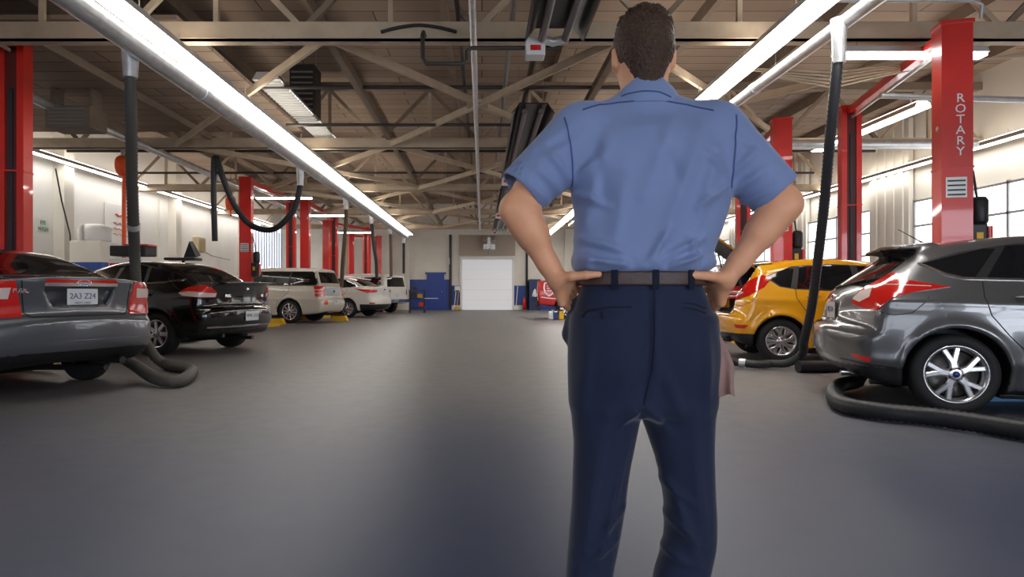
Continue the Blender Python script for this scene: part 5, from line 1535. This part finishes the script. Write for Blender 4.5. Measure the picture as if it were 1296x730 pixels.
# ------------------------------------------------------------------ two-post lifts
def column_bm(mb, H, w=.30, d=.26):
    # C section, open towards local +y
    t = .03
    mb.prism([(-w / 2, -d / 2), (w / 2, -d / 2), (w / 2, d / 2), (w / 2 - .08, d / 2), (w / 2 - .08, d / 2 - t), (w / 2 - t, d / 2 - t), (w / 2 - t, -d / 2 + t), (-w / 2 + t, -d / 2 + t), (-w / 2 + t, d / 2 - t), (-w / 2 + .08, d / 2 - t), (-w / 2 + .08, d / 2), (-w / 2, d / 2)], 0, H, 'z')
def lift(label, p0, p1, h0, h1, power=0, beam=True, arms='yellow', letters=None, show=(True, True)):
    p0 = Vector((*p0, 0)); p1 = Vector((*p1, 0)); c = (p0 + p1) / 2
    t = empty('two_post_lift', label, 'car lift', tuple(c), 0, 'red two-post lifts')
    dr = (p1 - p0).normalized(); ang = math.atan2(dr.y, dr.x) - PI / 2
    cols = []
    for i, (p, H) in enumerate(((p0, h0), (p1, h1))):
        if not show[i]: cols.append(None); continue
        M = Matrix.Translation(p - c) @ Matrix.Rotation(ang + (PI if i else 0), 4, 'Z')
        mb = MB(); column_bm(mb, H); mb.v = [tuple(M @ Vector(v)) for v in mb.v]; col = mb.build('column', M_RED, t); cols.append((col, M))
        mb = MB(); mb.box((0, 0, H - .02), (.33, .29, .05), M=M, bev=.01); mb.build('top_cap', M_RED, col)
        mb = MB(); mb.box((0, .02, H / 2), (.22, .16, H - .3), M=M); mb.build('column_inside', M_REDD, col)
        mb = MB(); mb.box((0, .115, 2.0), (.045, .02, 3.2), M=M); mb.build('cable_guide', M_DARKMET, col)
        mb = MB(); mb.box((0, -.02, .015), (.55, .55, .03), M=M); mb.build('base_plate', M_DARKMET, t)
        mb = MB(); mb.box((0, .13, .35), (.24, .14, .6), M=M, bev=.01); mb.build('carriage', M_RED, t)
        mb = MB(); mb.box((0, 0, H * .595), (.315, .275, .02), M=M); mb.build('splice_band', M_RED, col)
        for s in (-1, 1):
            mb = MB(); a = Vector((s * .10, .2, .08)); b = Vector((s * .55, .55, .08))
            bar(mb, a, b, .09, .08); bar(mb, b + (a - b) * .05, b + (b - a).normalized() * .20, .07, .06); mb.ball(b + (b - a).normalized() * .18 + Vector((0, 0, .03)), (.05, .05, .025))
            mb.v = [tuple(M @ Vector(v)) for v in mb.v]
            mb.build('lift_arm', M_YEL if arms == 'yellow' else mat('pale blue steel', srgb(150, 190, 226), .4), t)
    if beam:
        mb = MB(); a = p0 - c + Vector((0, 0, h0 - .08)); b = p1 - c + Vector((0, 0, h1 - .08)); bar(mb, a, b, .10, .14); mb.build('overhead_beam', M_RED, t)
        mb = MB(); bar(mb, a + Vector((0, 0, -.12)) + dr * .15, b + Vector((0, 0, -.12)) - dr * .15, .04, .03); mb.build('shutoff_bar', M_GALV, t)
    for i in range(2):
        if power & (1 << i) and cols[i]:
            col, M = cols[i]
            # stands on the outer flank
            mb = MB(); mb.box((.22, 0, 1.55), (.16, .22, .36), M=M, bev=.02); pu = mb.build('power_unit', M_BLACKP, t)
            mb = MB(); mb.lathe([(0, 1.72), (.07, 1.73), (.085, 1.76), (.085, 1.98), (.06, 2.02), (0, 2.03)], 16, 0, M @ Matrix.Translation((.26, 0, 0)), axis='z'); mb.build('motor', M_DARKMET, pu)
            mb = MB(); mb.box((.22, -.115, 1.58), (.06, .01, .10), M=M); mb.build('warning_label', M_YEL, pu)
            mb = MB(); mb.tube([(.34, -.03, 1.42), (.34, -.03, 1.7)], .035, 10, M=M); mb.build('oil_tank', M_RED, pu)
            mb = MB(); mb.tube([(.24, 0, 2.0), (.2, 0, 2.3), (.16, 0, 2.4)], .012, 6, M=M); mb.build('power_cable', M_HOSE, pu)
            mb = MB(); mb.box((.152, -.0, 2.12), (.006, .2, .22), M=M); [mb.box((.156, 0, 2.04 + q * .05), (.004, .17, .018), 1, M=M) for q in range(4)]
            mb.box((-.01, -.133, 2.12), (.2, .006, .22), M=M); [mb.box((-.01, -.137, 2.04 + q * .05), (.17, .004, .018), 1, M=M) for q in range(4)]; mb.build('instruction_label', [M_WHITEM, M_DARKMET], col)
    if letters is not None and cols[letters[0]]:
        col, M = cols[letters[0]]
        mb = MB()
        for k, ch in enumerate('ROTARY'):
            z = letters[1] - k * .115
            T = M @ Matrix.Translation((letters[2], -.131, z)) @ Matrix.Rotation(PI / 2, 4, 'X')
            text_mesh(mb, ch, .135, T, .002)
        mb.build('lettering', M_WHITE, col)
        mb = MB(); mb.ball((-.152, -.02, 2.78), (.006, .03, .03), M=M); mb.build('round_badge', M_WHITEM, col)
    return t
lift('red two-post lift with white vertical lettering, spanning the yellow hatchback', (5.17, 7.30), (6.12, 11.05), 3.93, 4.06, power=1, letters=(0, 3.08, .03), arms='blue')
lift('red two-post lift behind the yellow hatchback, around the pale silver hatchback', (5.12, 11.36), (6.05, 15.4), 3.93, 4.0, power=1)
lift('tall red two-post lift at the frame edge behind the slate grey sedan', (-5.35, 4.95), (-6.06, 8.62), 4.2, 4.27, power=0)
lift('red two-post lift between the black sedan and the white wagon', (-6.14, 17.3), (-6.55, 22.8), 3.95, 4.22, power=1)
lift('red two-post lift around the white sedan', (-6.17, 23.2), (-6.12, 27.5), 4.2, 4.12)
lift('red two-post lift past the white sedan, its columns seen close together', (-6.6, 28.3), (-5.55, 32.0), 4.0, 4.05)
lift('farthest red two-post lift, by the far wall', (-6.56, 33.2), (-5.3, 33.9), 3.84, 3.8)

# ------------------------------------------------------------------ things along the walls and on the floor
M_SIGN = mat('sign white', (.8, .82, .78, 1), .5); M_GREEN = mat('sign green', srgb(20, 120, 60), .5); M_ORANGE = mat('orange paint', srgb(236, 84, 24), .45)
def YL_(px): return XL * F_PX / (px - VX)     # depth on the left wall for a column of pixels
def wallM(y, z, x=XL + .02):                   # text faces +x on the left wall
    return Matrix(((0, 0, 1, x), (1, 0, 0, y), (0, 1, 0, z), (0, 0, 0, 1)))
t = empty('wall_sign', 'small white sign with green letters on the cream wall by the red lift', 'sign', (XL + .3, 15.56, 2.52))
mb = MB(); mb.box((.0, 0, 0), (.02, .46, .34)); mb.build('sign_board', M_SIGN, t)
mb = MB(); text_mesh(mb, 'EYE', .13, wallM(0, .075, .012), .003); text_mesh(mb, 'WASH', .13, wallM(0, -.075, .012), .003); mb.build('sign_lettering', M_GREEN, t)
t = empty('whiteboard', 'whiteboard with orange and yellow scribbles on the white wall', 'whiteboard', (XL + .02, 19.6, 2.75))
mb = MB(); mb.box((.01, 0, 0), (.03, 2.0, 1.5), bev=.008); mb.build('board', M_WHITEM, t)
mb = MB()
for (y0, z0, y1, z1) in ((-.5, .45, .7, .38), (-.6, .2, .6, .18), (-.6, .05, .5, .02), (-.6, -.12, .6, -.1), (-.4, -.5, .8, -.55)):
    mb.tube([(.03, y0 + (y1 - y0) * k / 14, z0 + (z1 - z0) * k / 14 + .03 * math.sin(k * 2.1)) for k in range(15)], .022 if z0 > .3 else .010, 6)
mb.build('scribble', M_ORANGE, t)
mb = MB(); mb.tube([(.03, .45, -.2), (.03, .6, .1), (.03, .75, .15)], .025, 6); mb.build('yellow_mark', M_YEL, t)
mb = MB(); mb.lathe([(0, .03), (.09, .03), (.09, 0)], 20, 0, Matrix.Translation((XL + .02, 18.2, 2.47)) @ Matrix.Rotation(PI / 2, 4, 'Y'), axis='z')
tag(mb.build('wall_port', M_BLACKP, None, loc=(XL + .02, 18.2, 2.47)), 'round black port in the white wall beside the whiteboard', 'wall port')
t = empty('wash_station', 'white rounded tank on a cream cabinet against the wall behind the sedans', 'wash station', (-9.45, 16.2, 0))
mb = MB(); mb.box((0, 0, 1.1), (.76, .8, 2.2), bev=.03); mb.build('cabinet', M_WALL, t)
mb = MB(); mb.box((0, 0, 1.55), (.78, .82, .28), bev=.02); mb.build('blue_band', M_BLUEW, t)
mb = MB(); mb.lathe([(0, 2.2), (.35, 2.2), (.38, 2.24), (.38, 2.46), (.34, 2.56), (.2, 2.62), (0, 2.63)], 24, 0, axis='z'); mb.build('tank', M_WHITEM, t)
mb = MB(); mb.tube([(-.1, -.38, 2.2), (-.1, -.40, 2.5), (-.1, -.34, 2.56)], .04, 10); mb.build('tap', M_HOUS, t)
t = empty('storage_cabinet', 'low cream cabinet below the green lettered sign', 'cabinet', (-9.9, 14.9, 0))
mb = MB(); mb.box((0, 0, .72), (.8, .9, 1.44), bev=.02); mb.build('cabinet_body', M_WALL, t)
mb = MB(); mb.box((.41, 0, .72), (.02, .8, 1.3), bev=.006); d = mb.build('door', M_WALLW, t)
mb = MB(); mb.tube([(.43, .3, .65), (.45, .3, .7), (.45, .3, .8), (.43, .3, .85)], .012, 8); mb.build('handle', M_CHROME, d)
t = empty('tool_chest', 'black and red rolling tool chest behind the roof of the black sedan', 'tool chest', (-7.45, 14.1, 0))
mb = MB(); mb.box((0, 0, .92), (.7, .5, 1.54), bev=.02); mb.build('chest', M_WHITEM, t)
for j in range(4):
    mb = MB(); mb.box((0, -.26, .35 + .36 * j), (.62, .02, .30), bev=.005); d = mb.build('drawer', M_RED if j % 2 else M_BLACKP, t)
    mb = MB(); mb.box((0, -.28, .45 + .36 * j), (.5, .02, .02)); mb.build('handle', M_CHROME, d)
mb = MB(); mb.box((.05, 0, 1.84), (.75, .5, .22), bev=.02); mb.build('top_tray', M_BLACKP, t)
mb = MB(); mb.box((.2, 0, 1.96), (.5, .4, .04), bev=.01); mb.build('tray_edge', M_RED, t)
for sx in (-1, 1):
    for sy in (-1, 1):
        mb = MB(); mb.lathe([(0, -.02), (.07, -.02), (.07, .02), (0, .02)], 16, 0, Matrix.Translation((sx * .28, sy * .18, .07))); mb.build('caster', M_RUBBER, t)
t = empty('diagnostic_cart', 'black laptop opened on a stand behind the roof of the black sedan', 'laptop stand', (-5.85, 13.0, 0))
mb = MB(); mb.box((0, 0, 1.62), (.6, .35, .05), bev=.01); mb.build('tray', M_BLACKP, t)
mb = MB(); mb.tube([(0, 0, .05), (0, 0, 1.6)], .03, 10); mb.box((0, 0, .05), (.5, .5, .06), bev=.02); mb.build('stand', M_DARKMET, t)
mb = MB(); mb.add([(.05, -.1, 1.65), (.30, -.1, 1.65), (.28, .15, 1.70), (.12, .15, 1.98), (.16, -.1, 1.96)], [(0, 1, 4), (1, 2, 3, 4), (0, 4, 3), (0, 3, 2, 1)]); mb.build('screen', M_BLACKP, t)
t = empty('electrical_box', 'beige electrical box on the white wall, cable running from its side', 'electrical box', (XL + .12, 24.6, 2.7))
mb = MB(); mb.box((0, 0, 0), (.22, .62, .55), bev=.02); mb.build('box_body', mat('beige enamel', srgb(196, 182, 148), .5), t)
mb = MB(); mb.box((.115, .02, 0), (.02, .5, .45), bev=.005); mb.build('cover', mat('beige cover', srgb(176, 160, 124), .5), t)
mb = MB(); mb.tube([(.0, .3, -.2), (.0, 1.2, -.34), (0, 3.0, -.42)], .014, 6); mb.build('cable', M_PIPE, t)
pipe('hanging_cable', 'black cable hanging down the cream wall near the green lettered sign', 'cable', [(XL + .32, 16.0, 3.95), (XL + .34, 16.2, 3.2), (XL + .36, 16.5, 2.4), (XL + .36, 16.55, 1.4)], .018, M_HOSE)
pipe('wall_conduit', 'thin conduit up the white wall past the electrical box', 'pipe', [(XL + .05, 21.7, .2), (XL + .05, 21.7, 4.0)], .025, M_WALL)
for (px, py, d, ln, lb) in ((157, 210, 15.0, 1.9, 'orange hose reel with long red drop tube in front of the whiteboard'), (292, 257, 22.0, .25, 'orange hose reel under the grey pipe above the black sedan')):
    q = at(px, py, d)
    t = empty('hose_reel', lb, 'hose reel', tuple(q))
    col = M_ORANGE if 'orange' in lb else M_HOUS
    mb = MB(); mb.lathe([(0, -.10), (.22, -.10), (.24, -.06), (.24, .06), (.22, .10), (0, .10)], 20, 0, Matrix.Rotation(R(90), 4, 'Z')); mb.build('drum', col, t)
    mb = MB(); mb.box((0, 0, .30), (.10, .12, .45), bev=.01); mb.box((0, 0, .52), (.3, .3, .04)); mb.build('bracket', M_HOUS, t); rod(t, (0, 0, .5), (0, 0, ZC - .05 - q.z), .012)
    mb = MB(); mb.tube([(0, 0, -.2), (0, 0, -.2 - ln)], .045 if ln > 1 else .03, 10); mb.build('drop_tube', M_ORANGE if ln > .2 else M_HOSE, t)

q = at(97, 152, 11.0)
t = empty('unit_heater', 'small beige box heater under the flat soffit by the red lift', 'heater', tuple(q))
mb = MB(); mb.box((0, 0, 0), (.75, .5, .36), bev=.02); mb.build('casing', M_STEELD, t)
mb = MB(); [mb.box((0, -.26, -.12 + j * .06), (.6, .02, .02)) for j in range(5)]; mb.build('louvre', M_PIPE, t)
for s in (-1, 1):
    mb = MB(); mb.box((s * .32, 0, .33), (.05, .3, .35)); mb.build('bracket', M_STEELD, t)
# far wall details
t = empty('door_opener', 'silver motor opener with two gearboxes above the white roller door', 'door opener', (.37, YF - .35, 3.35))
mb = MB(); mb.box((-.2, 0, .35), (.28, .3, .3), bev=.03); mb.box((.2, 0, .35), (.28, .3, .3), bev=.03); mb.build('motor', M_CHROME, t)
mb = MB(); mb.box((-.18, 0, -.05), (.26, .3, .3), bev=.03); mb.box((.18, 0, -.05), (.26, .3, .3), bev=.03); mb.box((0, 0, .15), (.18, .2, .6)); mb.build('gearbox', M_GALV, t)
mb = MB(); mb.tube([(0, .05, -.2), (0, .05, -.45)], .04, 8); mb.build('shaft', M_PIPE, t)
pipe('wall_pipe', 'dark vertical pipe up the far wall between the blue door and the roller door', 'pipe', [(-1.66, YF - .12, .05), (-1.66, YF - .12, 3.95)], .07, M_DARKMET)
mb = MB(); mb.box((-1.78, YF - .16, 2.55), (.18, .14, .36), bev=.02); tag(mb.build('control_box', M_HOUS, None, loc=(-1.78, YF - .16, 2.55)), 'small grey control box beside the dark pipe on the far wall', 'control box')
pipe('wall_pipe', 'dark vertical pipe up the far wall at the other side of the roller door', 'pipe', [(2.36, YF - .12, .05), (2.36, YF - .12, 3.1)], .06, M_DARKMET)
for (x, h, m, lb) in ((-1.45, .95, M_WHITEM, 'white broom leaning on the blue wall beside the roller door'), (-1.32, .8, M_YEL, 'yellow mop leaning on the blue wall beside the roller door'), (1.78, 1.05, M_WHITEM, 'white shovel leaning on the blue wall past the roller door')):
    t = empty('broom' if 'broom' in lb else ('mop' if 'mop' in lb else 'shovel'), lb, 'cleaning tool', (x, YF - .25, 0))
    mb = MB(); mb.tube([(0, 0, .15), (.1, .18, h + .2)], .02, 8); mb.build('handle', m, t)
    mb = MB(); mb.box((0, 0, .09), (.26, .1, .18), bev=.03); mb.build('head', m, t)
t = empty('paper_dispenser', 'small white dispenser on the blue wall beside the roller door', 'dispenser', (-1.3, YF - .1, 1.1))
mb = MB(); mb.box((0, 0, 0), (.28, .16, .3), bev=.04); mb.build('casing', M_WHITEM, t)
mb = MB(); mb.box((0, -.085, -.1), (.2, .02, .06)); mb.build('slot', M_DARKMET, t)
mb = MB(); mb.lathe([(0, 0), (.09, 0), (.09, .5), (.05, .58), (.03, .66), (0, .66)], 16, 0, Matrix.Translation((2.22, YF - .3, .02)), axis='z'); tag(mb.build('fire_extinguisher', M_RED, None, loc=(2.22, YF - .3, 0)), 'red extinguisher standing at the far wall past the roller door', 'extinguisher')
t = empty('storage_cabinet', 'tall dark blue cabinet by the far wall beside the red pickup', 'cabinet', (2.75, YF - .35, 0))
mb = MB(); mb.box((0, 0, .8), (.6, .5, 1.6), bev=.01); mb.build('cabinet_body', mat('dark blue paint', srgb(24, 38, 76), .5), t)
for s in (-1, 1):
    mb = MB(); mb.box((s * .145, -.255, .8), (.28, .02, 1.5), bev=.004); d = mb.build('door', mat('dark blue door', srgb(30, 48, 92), .45), t)
    mb = MB(); mb.box((s * .03, -.275, .85), (.02, .02, .12)); mb.build('handle', M_CHROME, d)
mb = MB(); mb.tube([(-.05, -.3, .7), (-.02, -.3, .95), (.0, -.3, 1.1)], [.13, .09, .03], 8); mb.box((0, -.3, .8), (.32, .03, .12), bev=.01); mb.build('hung_cloth', M_WHITEM, t)
t = empty('tool_cart', 'dark cluttered tool cart by the blue wall beside the white utility vehicle', 'tool cart', (-2.95, 30.2, 0))
mb = MB(); [mb.box((0, 0, z), (.7, .5, .04), bev=.01) for z in (.25, .65, 1.0)]; mb.build('shelf', M_DARKMET, t)
for sx in (-1, 1):
    for sy in (-1, 1): mb = MB(); mb.tube([(sx * .33, sy * .23, .0), (sx * .33, sy * .23, 1.05)], .02, 8); mb.build('leg', M_DARKMET, t)
mb = MB(); mb.box((.55, 0, .66), (.8, .3, .03)); mb.build('drop_leaf', M_GALV, t)
for (x, z, s, m, lb) in ((-.15, .82, .24, M_DARKMET, 'dark tool box on the middle shelf of the tool cart'), (.12, .77, .18, M_YEL, 'yellow bottle crate on the middle shelf of the tool cart'), (.2, .38, .2, M_RED, 'red can box on the low shelf of the tool cart'), (-.1, 1.12, .2, M_BLACKP, 'black case on top of the tool cart')):
    mb = MB(); mb.box((-2.95 + x, 30.2, z), (s * 1.2, s, s * .9), bev=.02); mb.box((-2.95 + x, 30.2, z + s * .48), (s * .5, .02, .03), bev=.005); tag(mb.build('tool_box', m, None, loc=(-2.95 + x, 30.2, z)), lb, 'box')
# bits under the red pickup
for (x, m, lb) in ((2.55, M_BLUEOV, 'blue fluid jug on the floor below the red pickup'), (2.75, M_YEL, 'yellow fluid jug on the floor below the red pickup'), (2.38, M_GALV, 'grey metal jug on the floor below the red pickup')):
    t = empty('fluid_jug', lb, 'jug', (x, 23.0, 0))
    mb = MB(); mb.box((0, 0, .15), (.17, .14, .30), bev=.03); mb.build('jug_body', m, t)
    mb = MB(); mb.tube([(0, 0, .29), (0, 0, .36)], .03, 10); mb.build('cap', M_DARKMET, t)
    mb = MB(); mb.tube([(.05, 0, .28), (.09, 0, .34), (.02, 0, .34)], .012, 6); mb.build('handle', m, t)
# yellow pads by the wheels of the white wagon
for (px, py, lb) in ((349, 410, 'yellow wheel chock on the floor before the white wagon'), (430, 406, 'yellow wheel chock under the rear of the white wagon')):
    p = Vector(PF_(px, py, 0.0))
    t = empty('wheel_chock', lb, 'wheel chock', tuple(p))
    mb = MB(); mb.prism([(-.28, 0), (.28, 0), (.2, .17), (-.2, .17)], -.14, .14, 'y'); mb.build('wedge', M_YEL, t)
    mb = MB(); mb.box((0, 0, .18), (.3, .2, .03), bev=.01); mb.build('pad', M_RUBBER, t)
p = Vector(PF_(1285, 512, 0))
t = empty('floor_pad', 'pale blue padded board on the floor under the grey hatchback', 'pad', (p.x + .15, p.y + .35, 0))
mb = MB(); mb.box((0, 0, .05), (.75, .42, .10), bev=.02); mb.build('board', mat('pale blue vinyl', srgb(128, 172, 226), .45), t)
mb = MB(); mb.box((0, 0, .105), (.66, .34, .025), bev=.01); mb.build('cushion', mat('pale blue cushion', srgb(150, 190, 236), .6), t)
# ------------------------------------------------------------------ camera, light, world
cam = bpy.data.cameras.new('camera'); co = bpy.data.objects.new('camera', cam); COL.objects.link(co)
cam.sensor_width = 36; cam.lens = F_PX / 1296 * 36
cam.shift_x = (648 - VX) / 1296; cam.shift_y = -(365 - VY) / 1296
cam.clip_start = .05; cam.clip_end = 200
co.location = (0, 0, CAM_H); co.rotation_euler = (PI / 2, 0, 0)
sc = bpy.context.scene
sc.camera = co
w = bpy.data.worlds.new('world'); sc.world = w; w.use_nodes = True
w.node_tree.nodes['Background'].inputs['Color'].default_value = (.6, .7, .9, 1)
w.node_tree.nodes['Background'].inputs['Strength'].default_value = .3
def area(name, loc, rot, sx, sy, e, col=(1, .97, .93)):
    l = bpy.data.lights.new(name, 'AREA'); l.shape = 'RECTANGLE'; l.size = sx; l.size_y = sy; l.energy = e; l.color = col
    o = bpy.data.objects.new(name, l); COL.objects.link(o); o.location = loc; o.rotation_euler = rot
    return o
sc.view_settings.view_transform = 'Standard'
sc.view_settings.look = 'None'
sc.view_settings.exposure = 0.0
sc.cycles.max_bounces = 6
sc.cycles.diffuse_bounces = 4
sc.cycles.use_denoising = True
